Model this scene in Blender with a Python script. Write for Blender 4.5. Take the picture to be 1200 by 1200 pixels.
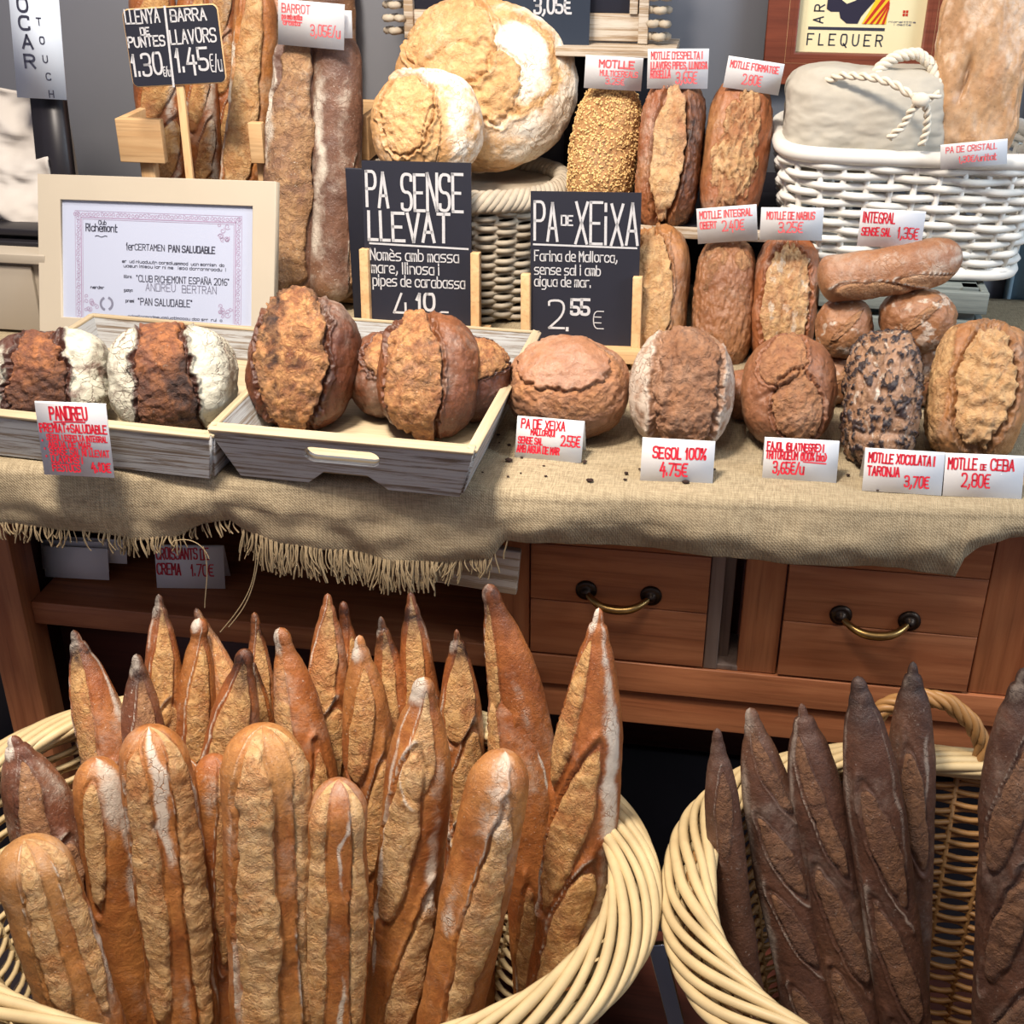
import bpy, bmesh, math, random
import numpy as np
from mathutils import Vector, Matrix
from math import sin, cos, tan, pi, radians, sqrt, atan2

for o in list(bpy.data.objects): bpy.data.objects.remove(o)
SC = bpy.context.scene
COL = SC.collection

# ------------------------------------------------------------------ camera
FPX, PITCH, YAW, EYE = 1500.0, radians(28), radians(9.5), Vector((0, 0, 1.55))
cd = bpy.data.cameras.new('camera'); cam = bpy.data.objects.new('camera', cd); COL.objects.link(cam)
cd.sensor_width = 36; cd.lens = 36 * FPX / 1200; cd.clip_start = .02
cam.location = EYE; cam.rotation_euler = (pi/2 - PITCH, 0, YAW)
SC.camera = cam
# ------------------------------------------------------------------ world, lamps, exposure
W = bpy.data.worlds.new('world'); SC.world = W; W.use_nodes = True
W.node_tree.nodes['Background'].inputs[0].default_value = (.84, .80, 1.0, 1)
W.node_tree.nodes['Background'].inputs[1].default_value = .30
def area(name, loc, target, size, energy, col, spread=180):
    l = bpy.data.lights.new(name, 'AREA'); l.shape = 'DISK'; l.size = size; l.energy = energy; l.color = col
    l.spread = radians(spread)
    o = bpy.data.objects.new(name, l); COL.objects.link(o); o.location = loc
    o.rotation_euler = (Vector(target) - Vector(loc)).to_track_quat('-Z', 'Y').to_euler()
    return o
area('overhead_light', (-.55, .62, 2.75), (-.46, 1.33, .75), .35, 19, (1, .88, .76), 88)
area('overhead_light', (-.1, .2, 2.75), (-.35, 1.1, .6), .4, 10, (1, .88, .76))  # unseen fill light added overhead, not a known fixture
area('shelf_lamp', (-.62, 1.28, 2.35), (-.18, 1.9, 1.1), .22, 10.5, (1, .92, .82))
area('window_daylight', (1.7, .9, 2.0), (.3, 1.7, 1.1), .9, 5.5, (.72, .86, 1), 80)
vs = SC.view_settings
vs.view_transform = 'Standard'; vs.look = 'None'; vs.gamma = 1; vs.exposure = .14; vs.use_curve_mapping = False

# ------------------------------------------------------------------ helpers
_f = Vector((-sin(YAW)*cos(PITCH), cos(YAW)*cos(PITCH), -sin(PITCH)))
_r = Vector((cos(YAW), sin(YAW), 0)); _u = _r.cross(_f)
def at(px, py, y=None, z=None):
    d = _f + _r*((px-600)/FPX) - _u*((py-600)/FPX)
    t = (y-EYE.y)/d.y if y is not None else (z-EYE.z)/d.z
    return EYE + d*t
def depth(p): return (Vector(p)-EYE).dot(_f)
def mpp(p): return depth(p)/FPX            # metres per photo pixel at a point
def srgb(r, g, b):
    f = lambda c: (c/255/12.92 if c/255 <= .04045 else ((c/255+.055)/1.055)**2.4)
    return (f(r), f(g), f(b), 1)

def tag(o, label=None, cat=None, group=None, kind=None):
    if label: o['label'] = label
    if cat: o['category'] = cat
    if group: o['group'] = group
    if kind: o['kind'] = kind
    return o
def empty(name, loc=(0, 0, 0), rot=(0, 0, 0)):
    o = bpy.data.objects.new(name, None); COL.objects.link(o); o.location = loc; o.rotation_euler = rot
    o.empty_display_size = .02
    return o
def np_mesh(name, V, Q, smooth=True, attrs=None, T=None):
    me = bpy.data.meshes.new(name)
    V = np.asarray(V, dtype=np.float32); Q = np.asarray(Q, dtype=np.int32).reshape(-1, 4)
    T = np.zeros((0, 3), np.int32) if T is None else np.asarray(T, dtype=np.int32).reshape(-1, 3)
    me.vertices.add(len(V)); me.vertices.foreach_set('co', V.ravel())
    nq, nt = len(Q), len(T)
    me.loops.add(nq*4 + nt*3); me.loops.foreach_set('vertex_index', np.concatenate([Q.ravel(), T.ravel()]))
    me.polygons.add(nq+nt)
    me.polygons.foreach_set('loop_start', np.concatenate([np.arange(nq)*4, nq*4+np.arange(nt)*3]).astype(np.int32))
    me.update(calc_edges=True); me.validate()
    if attrs:
        for k, a in attrs.items():
            at_ = me.attributes.new(k, 'FLOAT', 'POINT'); at_.data.foreach_set('value', np.asarray(a, dtype=np.float32))
    if smooth: me.polygons.foreach_set('use_smooth', np.ones(len(me.polygons), dtype=bool))
    me.update()
    return me
def link(name, me, mat=None, parent=None, loc=None):
    o = bpy.data.objects.new(name, me); COL.objects.link(o)
    if mat and len(me.materials) == 0: me.materials.append(mat)
    if parent: o.parent = parent
    if loc is not None: o.location = loc
    return o

class MB:
    """collects quads of several shapes into one mesh"""
    def __init__(s): s.V = []; s.Q = []; s.T = []; s.n = 0
    def add(s, V, Q, T=None):
        V = np.asarray(V, float); s.V.append(V)
        if len(Q): s.Q.append(np.asarray(Q, int)+s.n)
        if T is not None and len(T): s.T.append(np.asarray(T, int)+s.n)
        s.n += len(V); return s
    def tube(s, pts, r, sides=7, closed=False, caps=True, flat=1.0):
        P = np.asarray(pts, float); n = len(P)
        if closed: tg = np.roll(P, -1, 0)-np.roll(P, 1, 0)
        else: tg = np.gradient(P, axis=0)
        tg /= np.linalg.norm(tg, axis=1, keepdims=True)+1e-12
        ref = np.array([0, 0, 1.]) if abs(np.mean(np.abs(tg[:, 2]))) < .8 else np.array([0, 1., 0])
        a = np.cross(tg, ref); a /= np.linalg.norm(a, axis=1, keepdims=True)+1e-12
        b = np.cross(a, tg)
        R = np.broadcast_to(np.asarray(r, float), (n,))[:, None, None]
        ph = np.arange(sides)/sides*2*pi
        V = P[:, None, :] + R*(np.cos(ph)[None, :, None]*a[:, None, :] + flat*np.sin(ph)[None, :, None]*b[:, None, :])
        V = V.reshape(-1, 3)
        i = np.arange(n if closed else n-1)[:, None]; j = np.arange(sides)[None, :]
        i2 = (i+1) % n; j2 = (j+1) % sides
        Q = np.stack([i*sides+j, i*sides+j2, i2*sides+j2, i2*sides+j], -1).reshape(-1, 4)
        T = []
        if not closed and caps:
            V = np.vstack([V, P[0], P[-1]]); c0 = n*sides; c1 = c0+1
            for k in range(sides):
                T.append((c0, (k+1) % sides, k)); T.append((c1, (n-1)*sides+k, (n-1)*sides+(k+1) % sides))
        return s.add(V, Q, T)
    def box(s, c, size, M=None):
        hx, hy, hz = [v/2 for v in size]
        V = np.array([(x, y, z) for z in (-hz, hz) for y in (-hy, hy) for x in (-hx, hx)])
        if M is not None: V = V @ np.array(M.to_3x3()).T
        V = V + np.array(c)
        Q = [(0, 2, 3, 1), (4, 5, 7, 6), (0, 1, 5, 4), (2, 6, 7, 3), (0, 4, 6, 2), (1, 3, 7, 5)]
        return s.add(V, Q)
    def build(s, name, mat, parent=None, smooth=True, loc=None, bevel=0):
        V = np.vstack(s.V); Q = np.vstack(s.Q) if s.Q else np.zeros((0, 4), int)
        me = np_mesh(name, V, Q, smooth, T=np.vstack(s.T) if s.T else None)
        if bevel:
            bm = bmesh.new(); bm.from_mesh(me)
            bmesh.ops.bevel(bm, geom=bm.edges[:]+bm.verts[:], offset=bevel, segments=2, affect='EDGES', profile=.6)
            bm.to_mesh(me); bm.free()
        return link(name, me, mat, parent, loc)
def boxobj(name, lo, hi, mat, parent=None, bevel=.0015, loc=None):
    c = [(a+b)/2 for a, b in zip(lo, hi)]; sz = [abs(b-a) for a, b in zip(lo, hi)]
    return MB().box(c, sz).build(name, mat, parent, smooth=False, bevel=bevel, loc=loc)
def shape_mesh(name, outlines, thick, bevel=0):
    """flat outline(s) (inner ones are holes) given real thickness; lies in local XY"""
    cu = bpy.data.curves.new(name, 'CURVE'); cu.dimensions = '2D'; cu.fill_mode = 'BOTH'; cu.extrude = thick/2
    cu.bevel_depth = bevel; cu.bevel_resolution = 1
    for pts in outlines:
        sp = cu.splines.new('POLY'); sp.points.add(len(pts)-1); sp.use_cyclic_u = True
        for k, p in enumerate(pts): sp.points[k].co = (p[0], p[1], 0, 1)
    o = bpy.data.objects.new(name, cu)
    me = bpy.data.meshes.new_from_object(o); me.name = name
    bpy.data.objects.remove(o); bpy.data.curves.remove(cu)
    return me
def rrect(x0, y0, x1, y1, r, n=5):
    out = []
    for cx, cy, a0 in ((x1-r, y1-r, 0), (x0+r, y1-r, 90), (x0+r, y0+r, 180), (x1-r, y0+r, 270)):
        for k in range(n+1):
            a = radians(a0+90*k/n); out.append((cx+r*cos(a), cy+r*sin(a)))
    return out
def frame(o, ux, uy):
    """matrix whose x is ux, y is uy, origin o"""
    ux = Vector(ux).normalized(); uz = ux.cross(Vector(uy)).normalized(); uy = uz.cross(ux)
    M = Matrix((ux, uy, uz)).transposed().to_4x4(); M.translation = Vector(o); return M

# gradient noise in numpy
_rs = np.random.RandomState(7); _perm = _rs.permutation(256); _perm = np.concatenate([_perm, _perm])
_g = _rs.randn(256, 3); _g /= np.linalg.norm(_g, axis=1, keepdims=True)
def noise(p):
    p = np.asarray(p, float); i = np.floor(p).astype(int); f = p-i; u = f*f*f*(f*(f*6-15)+10)
    i &= 255; res = np.zeros(len(p))
    for dx in (0, 1):
        for dy in (0, 1):
            for dz in (0, 1):
                h = _perm[(_perm[(_perm[(i[:, 0]+dx) & 255]+i[:, 1]+dy) & 255]+i[:, 2]+dz) & 255]
                d = (_g[h]*(f-np.array([dx, dy, dz]))).sum(1)
                w = (u[:, 0] if dx else 1-u[:, 0])*(u[:, 1] if dy else 1-u[:, 1])*(u[:, 2] if dz else 1-u[:, 2])
                res += d*w
    return res*1.5
def fbm(p, oct=4, gain=.55):
    s = 0; a = 1; p = np.asarray(p, float)
    for k in range(oct): s = s+a*noise(p*(2.03**k)+k*17.3); a *= gain
    return s
def sstep(a, b, x): t = np.clip((x-a)/(b-a), 0, 1); return t*t*(3-2*t)
def gauss(x, s): return np.exp(-(x/s)**2)

# ------------------------------------------------------------------ materials
class NT:
    def __init__(s, name):
        s.m = bpy.data.materials.new(name); s.m.use_nodes = True; s.t = s.m.node_tree
        s.b = s.t.nodes['Principled BSDF']
    def n(s, typ, **kw):
        nd = s.t.nodes.new(typ)
        for k, v in kw.items():
            if k.startswith('i_'):
                key = k[2:]; key = int(key) if key.isdigit() else key.replace('_', ' ')
                s.set(nd.inputs[key], v)
            else: setattr(nd, k, v)
        return nd
    def set(s, inp, v):
        if isinstance(v, bpy.types.NodeSocket): s.t.links.new(v, inp)
        else: inp.default_value = v
    def coord(s, scale=(1, 1, 1), out='Object', rnd=True):
        tc = s.n('ShaderNodeTexCoord'); mp = s.n('ShaderNodeMapping'); mp.inputs['Scale'].default_value = scale
        s.set(mp.inputs['Vector'], tc.outputs[out])
        if rnd:
            oi = s.n('ShaderNodeObjectInfo'); ml = s.math('MULTIPLY', oi.outputs['Random'], 37.0)
            cx = s.n('ShaderNodeCombineXYZ'); s.set(cx.inputs[0], ml); s.set(cx.inputs[1], ml)
            s.set(mp.inputs['Location'], cx.outputs[0])
        return mp.outputs[0]
    def noise(s, vec, scale, detail=5, rough=.6, dist=0):
        return s.n('ShaderNodeTexNoise', i_Vector=vec, i_Scale=scale, i_Detail=detail, i_Roughness=rough, i_Distortion=dist).outputs['Fac']
    def vor(s, vec, scale, feature='DISTANCE_TO_EDGE'):
        return s.n('ShaderNodeTexVoronoi', feature=feature, i_Vector=vec, i_Scale=scale).outputs['Distance']
    def math(s, op, a, b=0.0, clamp=False):
        nd = s.n('ShaderNodeMath', operation=op, use_clamp=clamp); s.set(nd.inputs[0], a); s.set(nd.inputs[1], b); return nd.outputs[0]
    def map(s, v, a, b, c=0., d=1.):
        nd = s.n('ShaderNodeMapRange', interpolation_type='SMOOTHSTEP'); s.set(nd.inputs['Value'], v)
        nd.inputs['From Min'].default_value = a; nd.inputs['From Max'].default_value = b
        nd.inputs['To Min'].default_value = c; nd.inputs['To Max'].default_value = d
        return nd.outputs[0]
    def mix(s, f, a, b):
        nd = s.n('ShaderNodeMix', data_type='RGBA'); s.set(nd.inputs[0], f); s.set(nd.inputs[6], a); s.set(nd.inputs[7], b); return nd.outputs[2]
    def attr(s, name): return s.n('ShaderNodeAttribute', attribute_name=name).outputs['Fac']
    def bump(s, h, strength, dist):
        nd = s.n('ShaderNodeBump', i_Height=h, i_Strength=strength, i_Distance=dist); s.set(s.b.inputs['Normal'], nd.outputs[0])
    def out(s, col=None, rough=None, metal=None, spec=None):
        if col is not None: s.set(s.b.inputs['Base Color'], col)
        if rough is not None: s.set(s.b.inputs['Roughness'], rough)
        if metal is not None: s.set(s.b.inputs['Metallic'], metal)
        if spec is not None: s.set(s.b.inputs['Specular IOR Level'], spec)
        return s.m
def plain(name, col, rough=.6, var=.08, scale=30, bump=0, metal=0., spec=.4):
    k = NT(name); v = k.coord(); n = k.noise(v, scale)
    d = tuple(c*(1-var*2) for c in col[:3])+(1,); e = tuple(min(1, c*(1+var)) for c in col[:3])+(1,)
    if bump: k.bump(n, bump, .002)
    return k.out(k.mix(n, d, e), rough, metal, spec)
def wood(name, c1, c2, axis=0, scale=1., rough=.5, streak=None, streak_amt=.5, spec=.35, bump=.15):
    k = NT(name); sc = [14*scale]*3; sc[axis] = 1.1*scale
    v = k.coord(tuple(sc)); n = k.noise(v, 3.2, 8, .65, .4)
    sc2 = [90*scale]*3; sc2[axis] = 3*scale
    v2 = k.coord(tuple(sc2)); n2 = k.noise(v2, 2.4, 5, .6)
    c = k.mix(k.map(n, .3, .72), c1, c2)
    c = k.mix(k.map(n2, .48, .75, 0, .55), c, tuple(x*.55 for x in c1[:3])+(1,))
    if streak:
        n3 = k.noise(v2, 1.3, 9, .75, .6); c = k.mix(k.map(n3, .5-.12*streak_amt, .62-.1*streak_amt), c, streak)
    k.bump(n2, bump, .002)
    return k.out(c, rough, spec=spec)
def bread_mat(name, crust1, crust2, burst1, burst2, flour=(226, 214, 196), char=(38, 20, 14), speck=.35, gloss=.36, scale=1., bump=.7, veil=.4, chark=(1, .5), sat=.98, soft=.14, crackw=.05, dim=.92):
    def S(c, d=sat):
        g = .3*c[0]+.59*c[1]+.11*c[2]; return srgb(*[(g+(x-g)*d)*dim for x in c])
    burst1, burst2 = [tuple(a*(1-soft)+b*soft for a, b in zip(q, crust2)) for q in (burst1, burst2)]
    k = NT(name); v = k.coord((scale,)*3)
    n1 = k.noise(v, 15, 7, .68, .4); n2 = k.noise(v, 58, 8, .72, .6); n3 = k.noise(v, 260, 4, .65); n4 = k.noise(v, 120, 6, .75)
    big = k.noise(v, 6, 4, .55)
    rid = k.math('ABSOLUTE', k.math('SUBTRACT', k.noise(v, 46, 5, .66, .35), .5))           # wrinkles of the torn crumb
    rid = k.map(rid, .0, .07)
    bu, fl, ch = k.attr('burst'), k.attr('flour'), k.attr('char')
    dk = lambda c, f: tuple(x*f for x in c[:3])+(1,)
    crust = k.mix(k.map(n1, .32, .68), S(crust1), S(crust2))
    crust = k.mix(k.map(big, .5, .72, 0, .5), crust, S(burst1))
    crust = k.mix(k.map(n2, .52, .74, 0, .55), crust, dk(S(crust1), .55))
    bur = k.mix(k.map(n2, .34, .66), S(burst1), S(burst2))
    bur = k.mix(k.map(n1, .47, .66, 0, .75), bur, S(crust2))
    bur = k.mix(k.map(k.noise(v, 28, 6, .7), .54, .70, 0, .55), bur, S(crust1))
    bur = k.mix(k.math('MULTIPLY', k.math('SUBTRACT', 1.0, rid), .32), bur, S(crust1))
    bm = k.map(k.math('ADD', bu, k.math('MULTIPLY', k.math('SUBTRACT', n2, .5), k.math('MULTIPLY', 1.1, k.map(bu, .0, .08)))), .30, .62)
    c = k.mix(bm, crust, bur)
    c = k.mix(k.map(n4, .30, .56, .42, 0), c, dk(S(crust1), .5))
    c = k.mix(k.map(k.vor(v, 120, 'F1'), .02, .16, .6, 0), c, dk(S(crust1), .3))
    vl = k.math('MULTIPLY', k.map(k.noise(v, 9, 9, .78), .50, .74, 0, veil), k.math('SUBTRACT', 1.0, k.math('MULTIPLY', bm, .6)))
    c = k.mix(vl, c, S(flour))
    sp = k.math('MULTIPLY', k.map(n3, .62, .72), k.map(big, .35, .6, 0, speck)); c = k.mix(sp, c, S(flour))
    # flour with fine broken cracks
    nv = k.n('ShaderNodeTexNoise', i_Vector=v, i_Scale=45., i_Detail=4.); sm = k.n('ShaderNodeVectorMath', operation='SCALE'); k.set(sm.inputs[0], nv.outputs['Color']); sm.inputs['Scale'].default_value = .035
    vd = k.n('ShaderNodeVectorMath', operation='ADD'); k.set(vd.inputs[0], v); k.set(vd.inputs[1], sm.outputs[0])
    ck = k.math('MULTIPLY', k.map(k.vor(vd.outputs[0], 80), .0, crackw, 1, 0), k.map(n1, .40, .62))
    fn = k.math('ADD', fl, k.math('ADD', k.math('MULTIPLY', k.math('SUBTRACT', n2, .5), 1.1), k.math('MULTIPLY', k.math('SUBTRACT', n1, .5), .7)))
    fm = k.math('MULTIPLY', k.math('MULTIPLY', k.map(fn, .22, .85), k.map(fl, .0, .12)), k.math('SUBTRACT', 1.0, k.math('MULTIPLY', ck, .85)))
    c = k.mix(k.math('MULTIPLY', fm, .93), c, S(flour))
    c = k.mix(k.math('MULTIPLY', ch, k.map(n2, .34, .66, chark[0], chark[1])), c, S(char))
    r = k.math('ADD', gloss, k.math('MULTIPLY', k.math('MAXIMUM', bm, fl), .3))
    h = k.math('MULTIPLY', n2, k.math('ADD', .55, k.math('MULTIPLY', bm, .8)))
    h = k.math('ADD', h, k.math('MULTIPLY', rid, k.math('MULTIPLY', bm, .22)))
    h = k.math('ADD', h, k.math('MULTIPLY', k.math('ADD', n3, n4), .2))
    h = k.math('SUBTRACT', h, k.math('MULTIPLY', ck, k.math('MULTIPLY', fl, .5)))
    k.bump(h, bump, .005)
    return k.out(c, r, spec=.5)

M = {}
M['wall'] = plain('wall_paint', srgb(122, 124, 130), .8, .05, 6, .05)
M['wallblue'] = plain('blue_grey_wall', srgb(128, 152, 164), .7, .05, 6)  # bluer grey than the main wall
M['floor'] = plain('floor_tile', srgb(52, 45, 48), .6, .2, 12)
M['cab'] = wood('red_brown_wood', srgb(146, 86, 54), srgb(180, 116, 76), 0, .8, .42)
M['cabv'] = wood('red_brown_wood_upright', srgb(144, 84, 52), srgb(174, 112, 72), 2, .8, .42)
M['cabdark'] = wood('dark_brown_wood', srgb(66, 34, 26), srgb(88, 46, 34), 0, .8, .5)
M['cabgrey'] = wood('worn_grey_brown_wood', srgb(112, 92, 80), srgb(132, 112, 98), 2, .8, .6)
M['slab'] = wood('counter_wood', srgb(110, 85, 62), srgb(140, 112, 84), 0, .6, .6)
M['brass'] = plain('antique_brass', srgb(168, 136, 84), .32, .25, 60, .1, 1.0)
M['brassdark'] = plain('dark_brass', srgb(70, 60, 52), .4, .25, 60, .1, 1.0)
M['steel'] = plain('polished_steel', srgb(190, 200, 212), .22, .05, 20, 0, 1.0)
M['washed'] = wood('whitewashed_wood', srgb(96, 82, 68), srgb(136, 124, 110), 0, 1.6, .8, srgb(166, 168, 168), .8)
M['washedy'] = wood('whitewashed_wood_side', srgb(116, 100, 84), srgb(160, 150, 138), 1, 1.6, .75, srgb(192, 196, 200), .95)
M['cream'] = wood('cream_wood', srgb(164, 146, 116), srgb(188, 172, 142), 0, 1, .7)
M['pine'] = wood('pale_pine', srgb(196, 156, 108), srgb(214, 178, 132), 2, 1, .65)
M['pineh'] = wood('pale_pine_lengthwise', srgb(190, 150, 104), srgb(210, 174, 128), 0, 1, .65)
M['greywood'] = wood('weathered_grey_green_wood', srgb(92, 100, 98), srgb(128, 134, 128), 0, 1.2, .8)
M['rackwood'] = wood('grey_brown_wood', srgb(140, 118, 92), srgb(172, 150, 122), 0, 1.2, .75, srgb(196, 186, 170), .5)
M['rackdark'] = plain('black_painted_board', srgb(34, 32, 40), .7, .1)
M['chalkboard'] = plain('blackboard', srgb(30, 32, 44), .55, .12, 9)
M['chalkgloss'] = plain('shiny_blackboard', srgb(46, 54, 66), .3, .1, 5)
M['chalk'] = plain('white_chalk', srgb(188, 188, 190), .9, .1, 300)
M['redink'] = plain('red_marker_ink', srgb(196, 34, 52), .5, .05, 100)
M['paleink'] = plain('faded_red_ink', srgb(222, 96, 100), .5, .05, 100)
M['ink'] = plain('dark_ink', srgb(48, 50, 66), .6, .05)
M['greyink'] = plain('grey_ink', srgb(108, 110, 128), .6, .05)
M['lilac'] = plain('lilac_print', srgb(150, 132, 158), .6, .1)
M['card'] = plain('white_card', srgb(228, 229, 230), .65, .02, 12)
M['paper'] = plain('certificate_paper', srgb(164, 171, 190), .35, .02, 5)
M['mount'] = plain('cream_painted_frame', srgb(172, 162, 144), .55, .04, 10)
M['whitepaint'] = plain('white_painted_wicker', srgb(216, 214, 206), .55, .06, 40)
M['greywicker'] = plain('grey_wicker', srgb(176, 164, 144), .7, .2, 45)
M['wicker'] = plain('peeled_willow', srgb(200, 177, 132), .5, .2, 22)
M['wickerdark'] = plain('brown_willow', srgb(158, 116, 68), .5, .2, 26)
M['linen'] = plain('grey_linen', srgb(176, 170, 156), .9, .05, 90, .2)
M['whitecloth'] = plain('white_cover', srgb(182, 176, 168), .85, .05, 14)
M['rope'] = plain('pale_rope', srgb(220, 210, 190), .85, .1, 120, .2)
M['frame'] = wood('mahogany_frame', srgb(104, 54, 40), srgb(132, 70, 50), 0, 1, .4)
M['poster'] = plain('cream_print', srgb(232, 222, 178), .4, .02)
M['navy'] = plain('navy_print', srgb(38, 36, 56), .5, .03)
M['yellow'] = plain('yellow_print', srgb(238, 194, 40), .5, .03)
M['red'] = plain('red_print', srgb(190, 50, 30), .5, .03)
M['creamcab'] = plain('cream_cabinet_paint', srgb(160, 150, 134), .6, .05, 8)
M['plastic'] = plain('pale_blue_laminate', srgb(204, 214, 226), .25, .02, 4)
M['lilacbag'] = plain('lilac_plastic_film', srgb(176, 166, 190), .25, .1, 9)
M['black'] = plain('black_plastic', srgb(30, 28, 32), .4, .1)
M['crumb'] = plain('burnt_crumb', srgb(48, 30, 22), .9, .2, 200)
def burlap():
    k = NT('burlap'); v = k.coord(rnd=False)
    w1 = k.n('ShaderNodeTexWave', i_Vector=v, i_Scale=150., i_Distortion=1.6, i_Detail=2., bands_direction='X').outputs['Fac']
    w2 = k.n('ShaderNodeTexWave', i_Vector=v, i_Scale=150., i_Distortion=1.6, i_Detail=2., bands_direction='DIAGONAL').outputs['Fac']
    tc = k.coord((60, 600, 600), rnd=False); n = k.noise(tc, 1., 4); tc2 = k.coord((600, 60, 60), rnd=False); n2 = k.noise(tc2, 1., 4)
    th = k.math('MULTIPLY', k.math('ADD', n, n2), .5); big = k.noise(v, 4, 4)
    c = k.mix(k.map(th, .36, .64), srgb(132, 118, 94), srgb(172, 157, 128))
    c = k.mix(k.map(big, .35, .7, 0, .35), c, srgb(150, 135, 108))
    h = k.math('ADD', k.math('MULTIPLY', k.math('ADD', w1, w2), .3), th); k.bump(h, .5, .002)
    return k.out(c, .9, spec=.15)
M['burlap'] = burlap()
M['thread'] = plain('burlap_thread', srgb(146, 128, 98), .9, .12, 80)  # thread tone lowered to carry the shade on the hanging fringe
# ------------------------------------------------------------------ handwriting: a small single-stroke alphabet
# points are 'xy': x 0-4, y 0-9 (baseline 2, capitals to 8, small letters to 6); '~' = rounded stroke
G = {
'A': '02_28_42 14_34', 'B': '02_08 ~08_38_47_45_25_05 ~05_45_44_42_32_02', 'C': '~47_48_08_02_42_43', 'D': '02_08 ~08_38_48_42_32_02',
'E': '48_08_02_42 05_35', 'F': '48_08_02 05_35', 'G': '~47_48_08_02_42_44 44_25', 'H': '08_02 48_42 05_45', 'I': '08_02', 'J': '~38_32_02_03',
'K': '08_02 48_05_42', 'L': '08_02_32', 'M': '02_08_25_48_42', 'N': '02_08_42_48', 'O': '~28_08_02_42_48_28', 'P': '02_08 ~08_48_45_05',
'Q': '~28_08_02_42_48_28 23_41', 'R': '02_08 ~08_48_45_05 25_42', 'S': '~47_48_08_05_45_42_02_03', 'T': '08_48 28_22', 'U': '~08_02_42_48',
'V': '08_22_48', 'W': '08_12_27_32_48', 'X': '08_42 48_02', 'Y': '08_25_48 25_22', 'Z': '08_48_02_42', 'Ñ': '02_08_42_48 ~09_19_29_39', 'È': '48_08_02_42 05_35 19_29',
'0': '~28_08_02_42_48_28', '1': '06_18_12', '2': '~07_08_48_45_02 02_42', '3': '~07_08_48_45_15 ~15_45_42_02_03', '4': '28_04_44 36_31', '5': '48_08_05 ~05_45_42_02_03',
'6': '~48_08_02_42_45_05_04', '7': '08_48_12', '8': '~25_05_08_48_45_25 ~25_05_02_42_45_25', '9': '~45_05_08_48_42_32', ',': '13_12_01', '.': '02_03',
'€': '~48_08_02_42 _06_36 04_34', '/': '02_38', '%': '02_48 ~18_08_06_16_18_08 ~44_34_32_42_44', '+': '23_27 05_45', '(': '~28_16_14_22', ')': '~08_26_24_02', "'": '08_07',
'"': '08_07 18_17', '-': '05_35', '·': '04_05', ':': '03_04 05_06', '!': '08_04 02_03',
'a': '~45_46_06_02_42_43 46_42', 'b': '08_02 ~06_46_42_02', 'c': '~45_46_06_02_42_43', 'd': '48_42 ~46_06_02_42', 'e': '04_44 ~44_46_06_02_42', 'f': '~38_18_12 06_36',
'g': '~46_06_02_42 ~46_40_00', 'h': '08_02 ~05_06_46_42', 'i': '06_02 08_07', 'l': '08_02', 'm': '06_02 ~04_06_26_25_22 ~24_26_46_42', 'n': '06_02 ~04_06_46_42', 'o': '~26_06_02_42_46_26',
'p': '06_00 ~06_46_42_02', 'q': '46_40 ~46_06_02_42', 'r': '06_02 ~04_06_36', 's': '~46_06_04_44_42_02', 't': '18_12_32 06_36', 'u': '~06_02_42_46 46_42', 'v': '06_22_46', 'x': '06_42 46_02',
'y': '06_22 46_00', 'z': '06_46_02_42', 'è': '04_44 ~44_46_06_02_42 18_37', 'ñ': '06_02 ~04_06_46_42 08_38'}
def _chaikin(P, closed):
    for _ in range(2):
        out = []
        n = len(P)
        if not closed: out.append(P[0])
        for i in range(n if closed else n-1):
            a, b = P[i], P[(i+1) % n]
            out += [(.75*a[0]+.25*b[0], .75*a[1]+.25*b[1]), (.25*a[0]+.75*b[0], .25*a[1]+.75*b[1])]
        if not closed: out.append(P[-1])
        P = out
    return P
def glyph(ch):
    res = []
    for st in G.get(ch, '').split():
        sm = st[0] == '~'; st = st.lstrip('~')
        P = [(float(p[0]), float(p[1])) for p in st.split('_') if len(p) == 2]
        if sm:
            cl = P[0] == P[-1]; P = _chaikin(P[:-1] if cl else P, cl)
            if cl: P = P + [P[0]]
        res.append(P)
    return res
def text_width(s, h, wf=.62, gap=.22):
    x = 0
    for ch in s:
        if ch == ' ': x += .42; continue
        g = glyph(ch); mx = max([p[0] for q in g for p in q], default=0)
        x += mx/4*wf + gap + (.10 if mx < 1.5 else 0)
    return max(x-gap, .06)*h
def strokes_text(s, x, y, h, wf=.62, gap=.22, jit=.03, seed=0, slant=0.):
    """polylines of a line of writing; (x,y) is the start of the baseline, h the capital height"""
    rng = random.Random(seed); out = []; cx = 0
    for ch in s:
        if ch == ' ': cx += .42; continue
        g = glyph(ch); mx = max([p[0] for q in g for p in q], default=0)
        dy = rng.uniform(-jit, jit); sc = 1+rng.uniform(-jit, jit); sh = rng.uniform(-jit, jit)+slant
        for q in g:
            out.append([(x+h*(cx + p[0]/4*wf + sh*(p[1]-2)/6), y+h*(dy+(p[1]-2)/6*sc)) for p in q])
        cx += mx/4*wf + gap + (.10 if mx < 1.5 else 0)
    return out
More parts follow.
